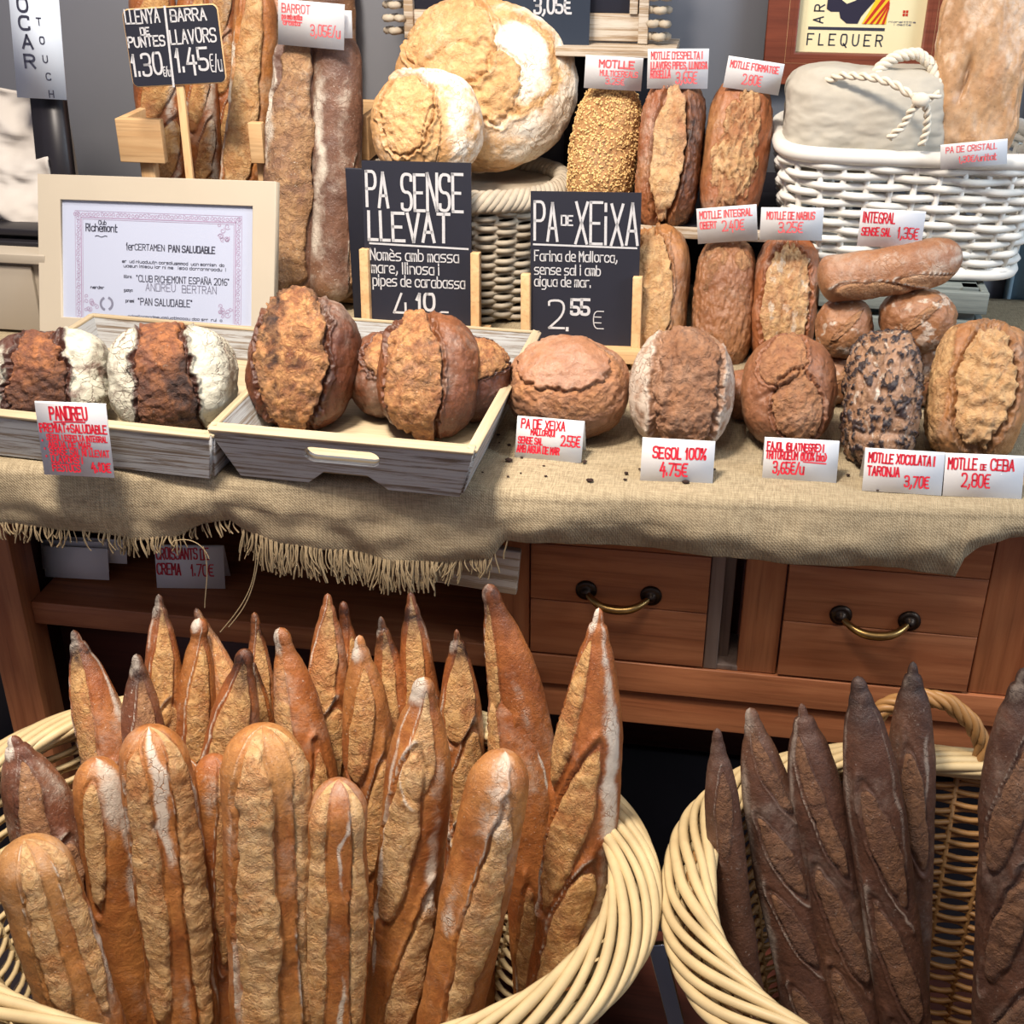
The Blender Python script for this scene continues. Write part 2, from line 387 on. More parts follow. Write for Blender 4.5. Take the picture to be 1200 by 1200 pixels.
def ribbon(mb, P, w, Mx, lift):
    P = np.asarray(P, float)
    for i in range(1, len(P)-1):                              # a sharp turn of the pen starts a new stroke
        a, b = P[i]-P[i-1], P[i+1]-P[i]; L = np.hypot(*a)*np.hypot(*b)
        if L > 0 and a @ b < .35*L:
            ribbon(mb, P[:i+1], w, Mx, lift); ribbon(mb, P[i:], w, Mx, lift); return
    keep = [0]+[i for i in range(1, len(P)) if np.hypot(*(P[i]-P[i-1])) > 1e-7]
    P = P[keep]
    if len(P) < 2: return
    t = np.gradient(P, axis=0); t /= np.linalg.norm(t, axis=1, keepdims=True)+1e-12
    P = P.copy(); P[0] -= t[0]*w*.45; P[-1] += t[-1]*w*.45
    d = np.diff(P, axis=0); d /= np.linalg.norm(d, axis=1, keepdims=True)+1e-12
    nrm = np.zeros_like(P); nn = np.stack([-d[:, 1], d[:, 0]], 1)
    nrm[0] = nn[0]; nrm[-1] = nn[-1]
    if len(P) > 2:
        m = nn[:-1]+nn[1:]; L = np.linalg.norm(m, axis=1, keepdims=True); m = m/np.maximum(L, 1e-6)
        k = 1/np.maximum((m*nn[:-1]).sum(1, keepdims=True), .55); nrm[1:-1] = m*k
    A = P+nrm*w/2; B = P-nrm*w/2
    V2 = np.empty((2*len(P), 2)); V2[0::2] = A; V2[1::2] = B
    V3 = [Mx @ Vector((a, b, lift)) for a, b in V2]
    mb.add(V3, [(2*i, 2*i+1, 2*i+3, 2*i+2) for i in range(len(P)-1)])
def write(name, parent, Mx, lines, mat, w, lift=.0005, extra=(), jit=.035, seed=1):
    """lines: (text, x, y, cap height[, width factor]) in the local plane of Mx"""
    mb = MB()
    for k, ln in enumerate(lines):
        s, x, y, h = ln[:4]; wf = ln[4] if len(ln) > 4 else .62; lw = ln[5] if len(ln) > 5 else w
        for P in strokes_text(s, x, y, h, wf, jit=jit, seed=seed+k): ribbon(mb, P, lw, Mx, lift)
    for P, lw in extra: ribbon(mb, P, lw, Mx, lift)
    return mb.build(name, mat, parent, smooth=False)
# ------------------------------------------------------------------ bread
M['gold'] = bread_mat('golden_baguette_crust', (146, 80, 40), (184, 112, 58), (198, 144, 80), (230, 186, 122), speck=.6, sat=1.0, soft=.05)
M['amber'] = bread_mat('amber_baguette_crust', (158, 92, 46), (200, 134, 72), (210, 166, 106), (232, 196, 144), speck=.45, sat=1.0, soft=.05)
M['brown'] = bread_mat('purple_brown_baguette_crust', (98, 58, 44), (136, 84, 58), (168, 118, 74), (196, 148, 98), speck=.9, veil=.6)
M['darkrye'] = bread_mat('dark_baguette_crust', (74, 46, 34), (102, 66, 48), (116, 78, 50), (140, 98, 64), flour=(158, 142, 128), speck=.9, gloss=.52, veil=.5)
M['rye'] = bread_mat('floured_rye_crust', (72, 42, 34), (100, 60, 46), (112, 64, 40), (176, 112, 60), flour=(194, 192, 174), speck=.3, chark=(1, .7), crackw=.085, sat=1.0, dim=1.0)
M['levain'] = bread_mat('deep_brown_crust', (92, 48, 30), (130, 74, 44), (160, 100, 56), (208, 154, 94), char=(34, 18, 14), speck=.4, chark=(1, .6), soft=.05, sat=.98)
M['xeixa'] = bread_mat('pinkish_brown_crust', (156, 106, 76), (184, 134, 100), (162, 104, 62), (196, 138, 86), speck=.25, gloss=.36)
M['segol'] = bread_mat('brown_rye_crumb_crust', (150, 108, 80), (178, 138, 108), (126, 80, 50), (164, 112, 72), flour=(206, 190, 172), speck=.3)
M['fajol'] = bread_mat('even_brown_crust', (136, 86, 58), (162, 108, 74), (164, 110, 68), (188, 136, 90), speck=.2)
M['tin'] = bread_mat('light_tin_loaf_crust', (166, 108, 62), (192, 136, 84), (206, 160, 102), (226, 188, 134), speck=.3)
M['tinbrown'] = bread_mat('red_brown_tin_loaf_crust', (148, 84, 48), (174, 108, 66), (212, 168, 110), (232, 198, 146), speck=.15)
M['choc'] = bread_mat('chocolate_chip_crust', (138, 100, 72), (172, 132, 100), (158, 114, 82), (190, 150, 114), char=(34, 24, 30), speck=.3, chark=(1, .9))
M['country'] = bread_mat('pale_country_crust', (192, 142, 90), (216, 172, 116), (196, 146, 90), (226, 184, 128), flour=(238, 230, 212), speck=.6, veil=.9, dim=1.0)
M['barrot'] = bread_mat('long_loaf_crust', (104, 72, 58), (136, 98, 78), (176, 130, 84), (206, 164, 114), speck=.9, veil=.6)
M['flat'] = bread_mat('pale_flat_bread_crust', (188, 142, 98), (210, 168, 124), (170, 116, 72), (198, 150, 104), flour=(226, 204, 180), speck=.5, bump=.3)
M['roll'] = bread_mat('small_roll_crust', (146, 94, 60), (172, 120, 80), (176, 126, 82), (196, 150, 104), speck=.4)
M['sesame'] = plain('sesame_seed', srgb(222, 184, 122), .6, .16, 160)
M['seedbase'] = bread_mat('seeded_loaf_crust', (150, 98, 52), (176, 122, 68), (190, 140, 84), (206, 160, 102))

def patch(X, Z, cx, cz, rx, rz, rot=0., wob=0., seed=0.):
    c, s = cos(rot), sin(rot); x = X-cx; z = Z-cz
    u = (x*c+z*s)/rx; v = (-x*s+z*c)/rz
    f = 1-np.sqrt(u*u+v*v)
    if wob: f = f + wob*fbm(np.stack([X*2.6, Z*2.6, np.full_like(X, seed)], 1), 3) + .07*fbm(np.stack([X*9, Z*9, np.full_like(X, seed+5)], 1), 3)
    return f
_cs = {}
def cube_sphere(N):
    if N in _cs: return _cs[N]
    t = np.tan(np.linspace(-1, 1, N+1)*pi/4); a, b = np.meshgrid(t, t, indexing='ij'); o = np.ones_like(a)
    faces = [(a, b, o), (b, a, -o), (b, o, a), (a, -o, b), (o, a, b), (-o, b, a)]
    V = []; Q = []; i = np.arange(N)[:, None]; j = np.arange(N)[None, :]; n = N+1
    for k, f in enumerate(faces):
        V.append(np.stack([q.ravel() for q in f], 1))
        Q.append(np.stack([i*n+j, (i+1)*n+j, (i+1)*n+j+1, i*n+j+1], -1).reshape(-1, 4)+k*n*n)
    V = np.vstack(V); Q = np.vstack(Q)
    key = np.round(V*1e5).astype(np.int64); _, idx, inv = np.unique(key, axis=0, return_index=True, return_inverse=True)
    inv = inv.ravel(); V = V[idx]; Q = inv[Q]; V /= np.linalg.norm(V, axis=1, keepdims=True)
    _cs[N] = (V, Q); return _cs[N]
def loaf_mesh(name, half, feat, p=2.4, N=64, seed=0, lump=.05, rough=.012, front=0.0):
    """half: half sizes (x wide, y deep, z tall); the face to look at is -y. feat(X,Z,F,D,S) fills the masks."""
    D, Q = cube_sphere(N); a = np.array(half)
    pp = np.array(p if isinstance(p, (tuple, list)) else (p, p, p), float)
    k = (np.abs(D)**pp).sum(1)**(-1/np.mean(pp))
    U = D*k[:, None]                                       # on the unit superquadric
    s = seed*3.17
    lumpd = lump*fbm(U*1.3+s, 3)
    X, Z, F = U[:, 0], U[:, 2], -U[:, 1]
    S = dict(disp=np.zeros(len(U)), burst=np.zeros(len(U)), flour=np.zeros(len(U)), char=np.zeros(len(U)))
    feat(X, Z, F, U, S, s)
    m = float(np.mean(half))
    rid = 1-2*np.abs(noise(U*6+s+3)); fine = rough*(fbm(U*7+s, 4)*(1+1.8*S['burst'])+1.3*S['burst']*rid)
    V = U*a
    n = U*np.abs(U)**0/ (a/ m); n /= np.linalg.norm(n, axis=1, keepdims=True)
    V = V*(1+lumpd)[:, None] + n*(m*(fine+S['disp']))[:, None]
    return np_mesh(name, V, Q, True, dict(burst=np.clip(S['burst'], 0, 1), flour=np.clip(S['flour'], 0, 1), char=np.clip(S['char'], 0, 1)))
def split(S, f, F, amp=.05, lip=.05, groove=.05, ear=1.0, width=.07, char=.6, X=None, keep=1.0):
    """a place where the crust has burst open: rough and golden inside, a torn lip along its edge"""
    fr = sstep(-.05, .3, F)
    m = sstep(0, width, f)*fr*keep
    S['burst'] = np.maximum(S['burst'], m)
    S['disp'] += amp*m - groove*gauss(f-.02, width*.55)*fr + lip*ear*gauss(f+width*.9, width*.6)*fr
    S['char'] = np.maximum(S['char'], char*gauss(f+width*.6, width*.7)*fr)
    return m
def place_loaf(name, label, cat, box, mat, zfloor, thick, feat, p=2.4, tilt=24, yaw=0, roll=0, N=64, seed=0, y=None, group=None, lump=.05, rough=.012, grow=1.0):
    """box: how wide and tall the loaf shows in the photograph; it rests on height zfloor (or stands at distance y)"""
    x0, y0, x1, y1 = box; cx, cy = (x0+x1)/2, (y0+y1)/2; th = radians(tilt)
    if y is None:
        zc = zfloor+.06
        for _ in range(6):
            c = at(cx, cy, z=zc); s = mpp(c); a = (x1-x0)/2*s*grow; h = (y1-y0)/2*s*grow
            zc = zfloor + sqrt((h*cos(th))**2+(thick*sin(th))**2)*.97
    c = at(cx, cy, z=zc) if y is None else at(cx, cy, y=y)
    s = mpp(c); a = (x1-x0)/2*s*grow; h = (y1-y0)/2*s*grow
    me = loaf_mesh(name, (a, thick, h), feat, p, N, seed, lump, rough)
    o = link(name, me, M[mat]); o.location = c
    az = atan2(-(c.x), c.y)                                 # which way the viewer stands from here
    o.rotation_euler = (Matrix.Rotation(az*.6+radians(yaw), 3, 'Z') @ Matrix.Rotation(-th, 3, 'X') @ Matrix.Rotation(radians(roll), 3, 'Y')).to_euler()
    return tag(o, label, cat, group)

def long_mesh(name, B, T, bow, R, kind, seed, slashes, flour=(), flat=.88, NL=270, NA=108, knob=.22, tipu=.69, knobchar=1., lumpy=.05, base='round', curve2=0., twist=0.):
    """baguette from B (bottom) to T (top) in world space; returns mesh with its origin at B"""
    B = np.array(B, float); T = np.array(T, float); L = np.linalg.norm(T-B); t0 = (T-B)/L
    view = np.array([EYE.x, EYE.y, EYE.z])-(B+T)/2; view[2] *= .6
    fr = view-t0*(view@t0); fr /= np.linalg.norm(fr); sd = np.cross(t0, fr); sd = -sd            # sd points to the viewer's right
    if (sd @ np.array(_r)) < 0: sd = -sd
    u = np.concatenate([np.linspace(0, .06, 12, endpoint=False), np.linspace(.06, .8, NL-60, endpoint=False), 1-(1-np.linspace(.8, 1, 48))**1.0])
    u = np.unique(np.round(u, 6)); n = len(u)
    P = B+np.outer(u*L, t0)+np.outer(bow*4*u*(1-u), sd)+np.outer(curve2*np.sin(u*2*pi), sd)
    if kind == 'point':
        x = np.clip((u-tipu)/(1-tipu), 0, 1); r = R*(1-x**2.2)**.80
        kx = np.clip(1-((u-.972)/.028)**2, 0, 1); r = np.maximum(r, R*knob*np.sqrt(kx))
        body = np.clip((u-.93)/.012, 0, 1)
        r = np.where(u > .972, np.minimum(r, R*knob*np.sqrt(kx)+1e-5), r)
        r = r*(1-.10*gauss(u-.945, .012))
    else:
        e = .9 if kind == 'blunt' else .8
        x = np.clip((u-e)/(1-e), 0, 1); r = R*(1-x**2.3)**.5*(1-.10*np.clip((u-.62)/.38, 0, 1)**2)
    xb = np.clip((.1-u)/.1, 0, 1); r = r*np.sqrt(np.clip(1-xb**2.2, 0, 1))
    r = np.maximum(r, 1e-5)*(1+lumpy*noise(np.stack([u*7+seed*5.1, np.zeros(n), np.zeros(n)], 1)))
    ph = np.arange(NA)/NA*2*pi - pi
    Ug = np.repeat(u, NA); Pg = np.tile(ph, n); Rg = np.repeat(r, NA)
    cyl = np.stack([np.sin(Pg)*R*16, np.cos(Pg)*R*16, Ug*L*16], 1)+seed*4.7
    nz = fbm(cyl*.9, 3); nz2 = fbm(cyl*3.4+5, 2); disp = .05*nz; burst = np.zeros(n*NA); fl = np.zeros(n*NA); ch = np.zeros(n*NA)
    for (uc, lu, p0, slope, wd, amp) in slashes:
        f = 1-np.sqrt(((Ug-uc)/lu)**2+((Pg-p0-slope*(Ug-uc)/lu)/wd)**2)+.22*nz+.06*nz2
        m = sstep(0, .16, f); burst = np.maximum(burst, m)
        side = sstep(-.3, .3, (Pg-p0-slope*(Ug-uc)/lu)/wd)
        disp += amp*.11*m - .12*amp*gauss(f-.02, .09)*(.4+.6*(1-side)) + .12*amp*gauss(f+.12, .11)*(1-side)
        fl = np.maximum(fl, .55*gauss(f+.12, .06)*(1-side)*sstep(0, .5, noise(cyl*.35+3)+.2))
        ch = np.maximum(ch, .45*gauss(f+.04, .05)*side)
    for (p0, w, amt, u0, u1) in flour:
        fl = np.maximum(fl, amt*gauss((Pg-p0-.25*nz)/w, 1)*sstep(u0-.05, u0+.03, Ug)*(1-sstep(u1-.03, u1+.05, Ug))*(.6+.8*noise(cyl*.5+9)))
    disp += .022*fbm(cyl*3.2, 3)*(.5+burst) + .028*burst*(1-np.abs(noise(np.stack([cyl[:, 0]*1.3, cyl[:, 1]*1.3, cyl[:, 2]*3.5], 1))))
    if kind == 'point': ch = np.maximum(ch, knobchar*sstep(.90, .955, Ug+.02*nz)); fl = np.maximum(fl, .75*sstep(.93, .975, Ug)*sstep(-.1, .3, noise(cyl*.8+seed))*gauss((Pg+1.0)/1.3, 1))
    rad = Rg*(1+disp*np.clip(Rg/R*1.3, 0, 1))
    Pr = np.repeat(P, NA, 0)
    ca, sa = np.cos(Pg+twist*Ug), np.sin(Pg+twist*Ug)
    V = Pr + (rad*np.sin(Pg))[:, None]*sd + (flat*rad*np.cos(Pg))[:, None]*fr
    i = np.arange(n-1)[:, None]; j = np.arange(NA)[None, :]; j2 = (j+1) % NA
    Q = np.stack([i*NA+j, i*NA+j2, (i+1)*NA+j2, (i+1)*NA+j], -1).reshape(-1, 4)
    V = np.vstack([V, P[0], P[-1]])-B; c0 = n*NA; c1 = c0+1
    k = np.arange(NA); k2 = (k+1) % NA
    Tt = np.vstack([np.stack([np.full(NA, c0), k2, k], 1), np.stack([np.full(NA, c1), (n-1)*NA+k, (n-1)*NA+k2], 1)])
    fl = fl*1.4
    ex = lambda a: np.concatenate([np.clip(a, 0, 1), [0, a[-1] if len(a) else 0]])
    if np.dot(np.cross(sd, fr), t0) < 0: Q = Q[:, ::-1]; Tt = Tt[:, ::-1]
    return np_mesh(name, V, Q, True, dict(burst=ex(burst), flour=ex(fl), char=ex(ch)), T=Tt)
def long_loaf(name, label, cat, mat, B, T, R, kind='point', bow=0, seed=0, slashes=(), flour=(), group=None, **kw):
    o = link(name, long_mesh(name, B, T, bow, R, kind, seed, slashes, flour, **kw), M[mat]); o.location = B
    return tag(o, label, cat, group)
# ------------------------------------------------------------------ the setting
ZC = .90                                                       # top of the cloth on the counter
YW = 2.07
tag(boxobj('wall_back', (-2.2, YW, 0), (.45, YW+.1, 2.6), M['wall'], bevel=0), kind='structure')
tag(boxobj('wall_right', (.452, YW-.015, 0), (1.8, YW+.1, 2.6), M['wallblue'], bevel=0), kind='structure')
tag(boxobj('trim_1', (.448, YW-.022, 0), (.456, YW-.004, 2.6), M['wallblue'], bevel=0), kind='structure')
tag(boxobj('floor', (-2.2, -.6, -.05), (1.8, YW, 0), M['floor'], bevel=0), kind='structure')

# counter top (under the cloth)
YC = 1.36
def front_y(x): return float(np.interp(x, [-1.1, -.8, -.5, -.2, .1, .35, .7], [1.215, 1.222, 1.238, 1.258, 1.285, 1.305, 1.325]))
poly = [(x, front_y(x)+.016) for x in (-1.1, -.8, -.5, -.2, .1, .35, .66)]+[(.66, YW-.02), (-1.1, YW-.02)]
slab = link('counter_top', shape_mesh('counter_top', [poly], .03), M['slab'], loc=(0, 0, ZC-.019))
tag(slab, 'wooden counter top under the burlap cloth', 'counter')
def cab_px(px, py): return at(px, py, y=YC)
cab = empty('shop_cabinet', (-.2, YC, 0)); tag(cab, 'red-brown wooden cabinet with two drawers below the burlap-covered counter', 'cabinet')
cb = lambda n, lo, hi, m, bev=.0015: boxobj(n, tuple(a-b for a, b in zip(lo, cab.location)), tuple(a-b for a, b in zip(hi, cab.location)), M[m], cab, bev)
XL = cab_px(20, 720).x
zt = ZC-.035
z_shelf1, z_shelf0 = cab_px(140, 716).z, cab_px(140, 741).z
xp0, xp1 = cab_px(0, 700).x-.012, cab_px(37, 715).x
cb('post', (xp0, YC-.02, 0), (xp1, YC+.03, zt), 'cabv')
xs0, xs1 = cab_px(583, 690).x, cab_px(621, 700).x                # left stile of the drawer block
xr = .62
zb = cab_px(740, 846).z; zl = cab_px(740, 772).z
cb('stile', (xs0, YC-.004, zb), (xs1, YC+.025, zt), 'cabv')
cb('shelf', (xp1, YC+.002, z_shelf0), (xs0, YW-.12, z_shelf1), 'cab')
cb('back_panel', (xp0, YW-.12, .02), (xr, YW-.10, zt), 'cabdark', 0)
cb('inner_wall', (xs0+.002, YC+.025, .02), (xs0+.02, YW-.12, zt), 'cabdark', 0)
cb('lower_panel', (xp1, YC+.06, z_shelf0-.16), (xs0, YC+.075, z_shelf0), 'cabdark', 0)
cb('rail', (xs0, YC-.002, zb), (xr, YC+.025, zb+.052), 'cab')
cb('rail', (xs0, YC-.008, zb+.054), (xr, YC+.025, zl-.001), 'cab')
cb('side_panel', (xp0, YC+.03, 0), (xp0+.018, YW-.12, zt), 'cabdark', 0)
xd0, xd1 = xs1+.002, cab_px(829, 710).x
xg0, xg1 = cab_px(846, 710).x, cab_px(870, 710).x
xe1 = cab_px(915, 730).x
xf0, xf1 = xe1+.002, cab_px(1144, 745).x
cb('stile', (xd1+.001, YC-.006, zl), (xg0, YC+.02, zt), 'cabgrey')
cb('slot_board', (xg0, YC+.015, zl+.006), (xg0+(xg1-xg0)*.55, YC+.04, zt), 'cabgrey')
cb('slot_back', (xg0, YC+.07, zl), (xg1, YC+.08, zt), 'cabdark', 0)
cb('slot_sill', (xg0-.002, YC-.004, zl-.001), (xg1+.002, YC+.07, zl+.007), 'cabgrey')
cb('stile', (xg1, YC-.004, zl), (xe1, YC+.025, zt), 'cabv')
cb('stile', (xf1+.002, YC-.004, zl), (xr, YC+.025, zt), 'cabv')
def drawer(x0, x1, hpx):
    z0, z1 = zl+.002, zt-.004; nb = 3; zz = np.linspace(z0, z1, nb+1)
    mb = MB()
    for k in range(nb): mb.box(((x0+x1)/2-cab.location.x, YC+.003-YC, (zz[k]+zz[k+1])/2), (x1-x0, .022, zz[k+1]-zz[k]-.0012))
    d = mb.build('drawer', M['cab'], cab, smooth=False, bevel=.001)
    cx, cz = at(*hpx, y=YC-.03).x, at(*hpx, y=YC-.03).z
    ox = cx-cab.location.x; w = .040
    hb = MB(); n = 24; t = np.linspace(-1, 1, n)
    hb.tube(np.stack([ox+t*w, -.012-.022*(1-np.abs(t)**3), cz-.010*(1-t**2)], 1), .0035+.0022*(1-np.abs(t)**2), 10)
    h = hb.build('handle', M['brass'], d)
    for sx in (-1, 1):
        rb = MB(); ph = np.linspace(0, 2*pi, 21)[:-1]
        rings = [(.0135, -.009), (.013, -.012), (.009, -.0135), (.0065, -.013), (.006, -.018), (.001, -.020)]
        V = np.concatenate([np.stack([ox+sx*w+r*np.cos(ph), np.full(20, y), cz+r*np.sin(ph)], 1) for r, y in rings])
        Q = [(i*20+j, i*20+(j+1) % 20, (i+1)*20+(j+1) % 20, (i+1)*20+j) for i in range(len(rings)-1) for j in range(20)]
        rb.add(V, Q).build('rosette', M['brassdark'], h)
    return d
drawer(xd0, xd1, (723, 705)); drawer(xf0, xf1, (1027, 735))

# ------------------------------------------------------------------ burlap cloth over the counter
def cloth():
    nx, nt, nd = 300, 40, 44
    xs = np.linspace(-1.06, .64, nx)
    edge = [(-140, 628), (0, 622), (60, 628), (110, 630), (150, 640), (200, 640), (232, 622), (262, 619), (285, 632), (330, 646), (400, 656), (450, 666), (520, 668), (572, 662), (588, 640), (640, 644), (700, 650), (780, 657), (850, 660), (900, 664), (1000, 672), (1060, 676), (1100, 682), (1122, 684), (1128, 664), (1150, 648), (1185, 640), (1230, 640), (1400, 650)]
    ex = []; ez = []
    for px, py in edge:
        p = at(px, py, y=1.25)
        for _ in range(3): p = at(px, py, y=front_y(p.x)-.012)
        ex.append(p.x); ez.append(p.z)
    zb_ = np.interp(xs, ex, ez)
    yf = np.array([front_y(x) for x in xs])+.006*noise(np.stack([xs*9, xs*0, xs*0+4], 1))
    R = .012; V = []
    for i in range(nt):
        t = i/nt
        y = (YW-.03)*(1-t)+(yf+R)*t
        q = np.stack([xs*7, y*7, np.full(nx, 2.)], 1)
        bump = .0022*fbm(q, 3)*np.clip(t*6-4.2, 0, 1) + .0035*np.clip(noise(np.stack([xs*5, y*18, xs*0+9], 1)), 0, 1)*np.clip(t*8-6.6, 0, 1)
        V.append(np.stack([xs, y, ZC-.0005+np.clip(bump, -.001, .01)], 1))
    for i in range(9):
        a = i/8*pi/2
        V.append(np.stack([xs, yf+R-R*1.2*np.sin(a), ZC-R*1.1*(1-np.cos(a))+.001*noise(np.stack([xs*14, xs*0+a, xs*0], 1))], 1))
    z0 = V[-1][:, 2]; y0 = V[-1][:, 1]
    for i in range(1, nd+1):
        t = i/nd
        z = z0*(1-t)+zb_*t
        w = fbm(np.stack([xs*8, z*9, xs*0+1], 1), 3)*.011*min(1, t*2.4) - .008*sin(pi*t)*(1+.6*noise(np.stack([xs*4, xs*0, xs*0+6], 1)))
        V.append(np.stack([xs+.003*noise(np.stack([xs*20, z*20, xs*0], 1)), y0+w+.006*t, z], 1))
    A = np.array(V); m = len(A)
    i = np.arange(m-1)[:, None]; j = np.arange(nx-1)[None, :]
    Q = np.stack([i*nx+j, (i+1)*nx+j, (i+1)*nx+j+1, i*nx+j+1], -1).reshape(-1, 4)
    o = link('burlap_cloth', np_mesh('burlap_cloth', A.reshape(-1, 3), Q), M['burlap'])
    tag(o, 'coarse beige burlap cloth with a frayed edge covering the counter', 'cloth')
    md = o.modifiers.new('thick', 'SOLIDIFY'); md.thickness = .0016; md.offset = -1
    # fringe of loose threads along the left half of the hem
    rng = random.Random(5); fb = MB()
    for k in range(560):
        px = rng.uniform(-30, 585) if k < 330 else rng.uniform(285, 520)
        if 228 < px < 284 and rng.random() < .75: continue
        xx = at(px, 640, y=1.24).x; j = int(np.clip(np.searchsorted(xs, xx), 1, nx-1)); b = A[-1, j]
        Ln = rng.uniform(.014, .028) if px < 285 else rng.uniform(.022, .048)*(1 if px < 500 else .7)
        nn = noise(np.array([[xx*26, 1., 0], [xx*60, 5., 0]])); cx = .016*nn[0]+.006*nn[1]+rng.uniform(-.004, .004); cy = rng.uniform(-.012, .0); ph = rng.uniform(0, 6)
        pts = [(b[0]+cx*s*s+.0015*sin(ph+4*s), b[1]+cy*s*(1.3-s), b[2]+.004-Ln*s) for s in np.linspace(0, 1, 9)]
        fb.tube(pts, rng.uniform(.0007, .0012), 4, caps=False)
    for (p0, p1, p2, p3) in (((300, 648), (300, 690), (283, 712), (258, 741)), ((238, 640), (247, 670), (240, 690), (240, 712)), ((303, 652), (297, 700), (285, 715), (268, 735)), ((205, 634), (225, 628), (240, 640), (245, 655))):
        pts = []
        for s in np.linspace(0, 1, 18):
            c = [(1-s)**3, 3*s*(1-s)**2, 3*s*s*(1-s), s**3]
            px = sum(a*q[0] for a, q in zip(c, (p0, p1, p2, p3))); py = sum(a*q[1] for a, q in zip(c, (p0, p1, p2, p3)))
            pts.append(at(px, py, y=1.232))
        fb.tube(pts, .0007, 4, caps=False)
    tag(fb.build('fringe', M['thread'], o), kind='stuff')
cloth()
rng = random.Random(11); mb = MB()
for k in range(46):
    px, py = (rng.uniform(560, 640), rng.uniform(505, 570)) if k < 22 else (rng.uniform(640, 1080), rng.uniform(540, 600))
    p = at(px, min(py, 590), z=ZC)
    if p.y < front_y(p.x)+.012: continue
    r = rng.uniform(.0006, .0018) if k % 9 else .003
    D, Q = cube_sphere(3); mb.add(D*np.array([r*1.4, r, r*.7])*(1+.3*noise(D*2+k))[:, None]+np.array([p.x, p.y, ZC+r*.6+.001]), Q)
tag(mb.build('crumbs', M['crumb']), 'dark bread crumbs scattered on the burlap cloth', 'crumbs', kind='stuff')
# whitish board under the cloth beside the drawers
p0, p1 = at(488, 655, y=1.30), at(582, 692, y=1.30)
o = boxobj('board', (-.075, -.006, -.03), (.075, .006, .03), M['rackwood']); o.location = ((p0.x+p1.x)/2, 1.31, (p0.z+p1.z)/2+.012); o.rotation_euler = (0, radians(5), 0)
tag(o, 'pale grey board hanging under the frayed cloth left of the drawers', 'board')

# ------------------------------------------------------------------ trays
def tray(label, c, w, d, h, rot, fl=.022, cut=True):
    t = empty('wooden_tray', c, (0, 0, rot)); tag(t, label, 'tray', 'whitewashed wooden trays on the counter')
    th = .009; w0, d0 = w-2*fl, d-2*fl
    boxobj('base', (-w0/2, -d0/2, .010), (w0/2, d0/2, .017), M['cream'], t, .001)
    ang = atan2(fl, h); sl = sqrt(fl*fl+h*h)
    def board(name, wt, wb, hole, arch, mat):
        out = [(-wb/2, 0)]
        if arch: out += [(-arch/2-.022, 0), (-arch/2, .020), (arch/2, .020), (arch/2+.022, 0)]
        out += [(wb/2, 0), (wt/2, sl), (-wt/2, sl)]
        sh = [out]
        if hole: sh.append(rrect(-hole/2, sl*.50, hole/2, sl*.84, sl*.165))
        me = shape_mesh(name, sh, th, .0012)
        return link(name, me, mat, t)
    for sgn, nm in ((-1, 'front_panel'), (1, 'back_panel')):
        b = board(nm, w+.004, w0+.004, .088 if cut else 0, .05 if cut else 0, M['washed'])
        R = Matrix.Rotation(pi/2, 4, 'X'); R = Matrix.Rotation(-sgn*ang*1, 4, 'X') @ R
        b.matrix_local = Matrix.Translation((0, sgn*d0/2, .001)) @ R
        if cut: hr = MB(); hr.tube([(x, y, 0) for x, y in rrect(-.0445, sl*.495, .0445, sl*.845, sl*.17)], .0026, 6, closed=True)
        if cut: hr.build('handle_rim', M['cream'], b)
        rm = MB().box((0, sl+.0005, 0), (w+.006, .004, th+.004)).build('rim', M['cream'], b, smooth=False, bevel=.001)
    for sgn in (-1, 1):
        b = board('side_panel', d-.008, d0-.008, 0, 0, M['washed'])
        b.matrix_local = Matrix.Translation((sgn*w0/2, 0, .001)) @ Matrix.Rotation(sgn*ang, 4, 'Y') @ Matrix.Rotation(pi/2, 4, 'Z') @ Matrix.Rotation(pi/2, 4, 'X')
        MB().box((0, sl+.0005, 0), (d+.002, .004, th+.003)).build('rim', M['cream'], b, smooth=False, bevel=.001)
    return t
HT = .064
fl_, fr_ = at(258, 496, z=ZC+HT), at(548, 541, z=ZC+HT)
r1 = radians(-2.2)
w1 = .295; d1 = .37
tx = Vector((cos(r1), sin(r1), 0)); ty = Vector((-sin(r1), cos(r1), 0))
c1 = Vector(((fl_+fr_).x/2, (fl_+fr_).y/2, 0))+ty*d1/2; c1.z = ZC+.003
TRAY1 = tray('whitewashed tray with a cut-out handle holding four deep brown loaves', c1, w1, d1, HT, r1)
r2 = radians(-4); ty2 = Vector((-sin(r2), cos(r2), 0)); tx2 = Vector((cos(r2), sin(r2), 0))
f2 = at(258, 519, z=ZC+.052); w2 = .33
c2 = Vector((f2.x-.012, f2.y, 0))-tx2*w2/2+ty2*.33/2; c2.z = ZC+.003
TRAY2 = tray('whitewashed tray at the left end holding two white-floured loaves', c2, w2, .33, .056, r2, .012, False)
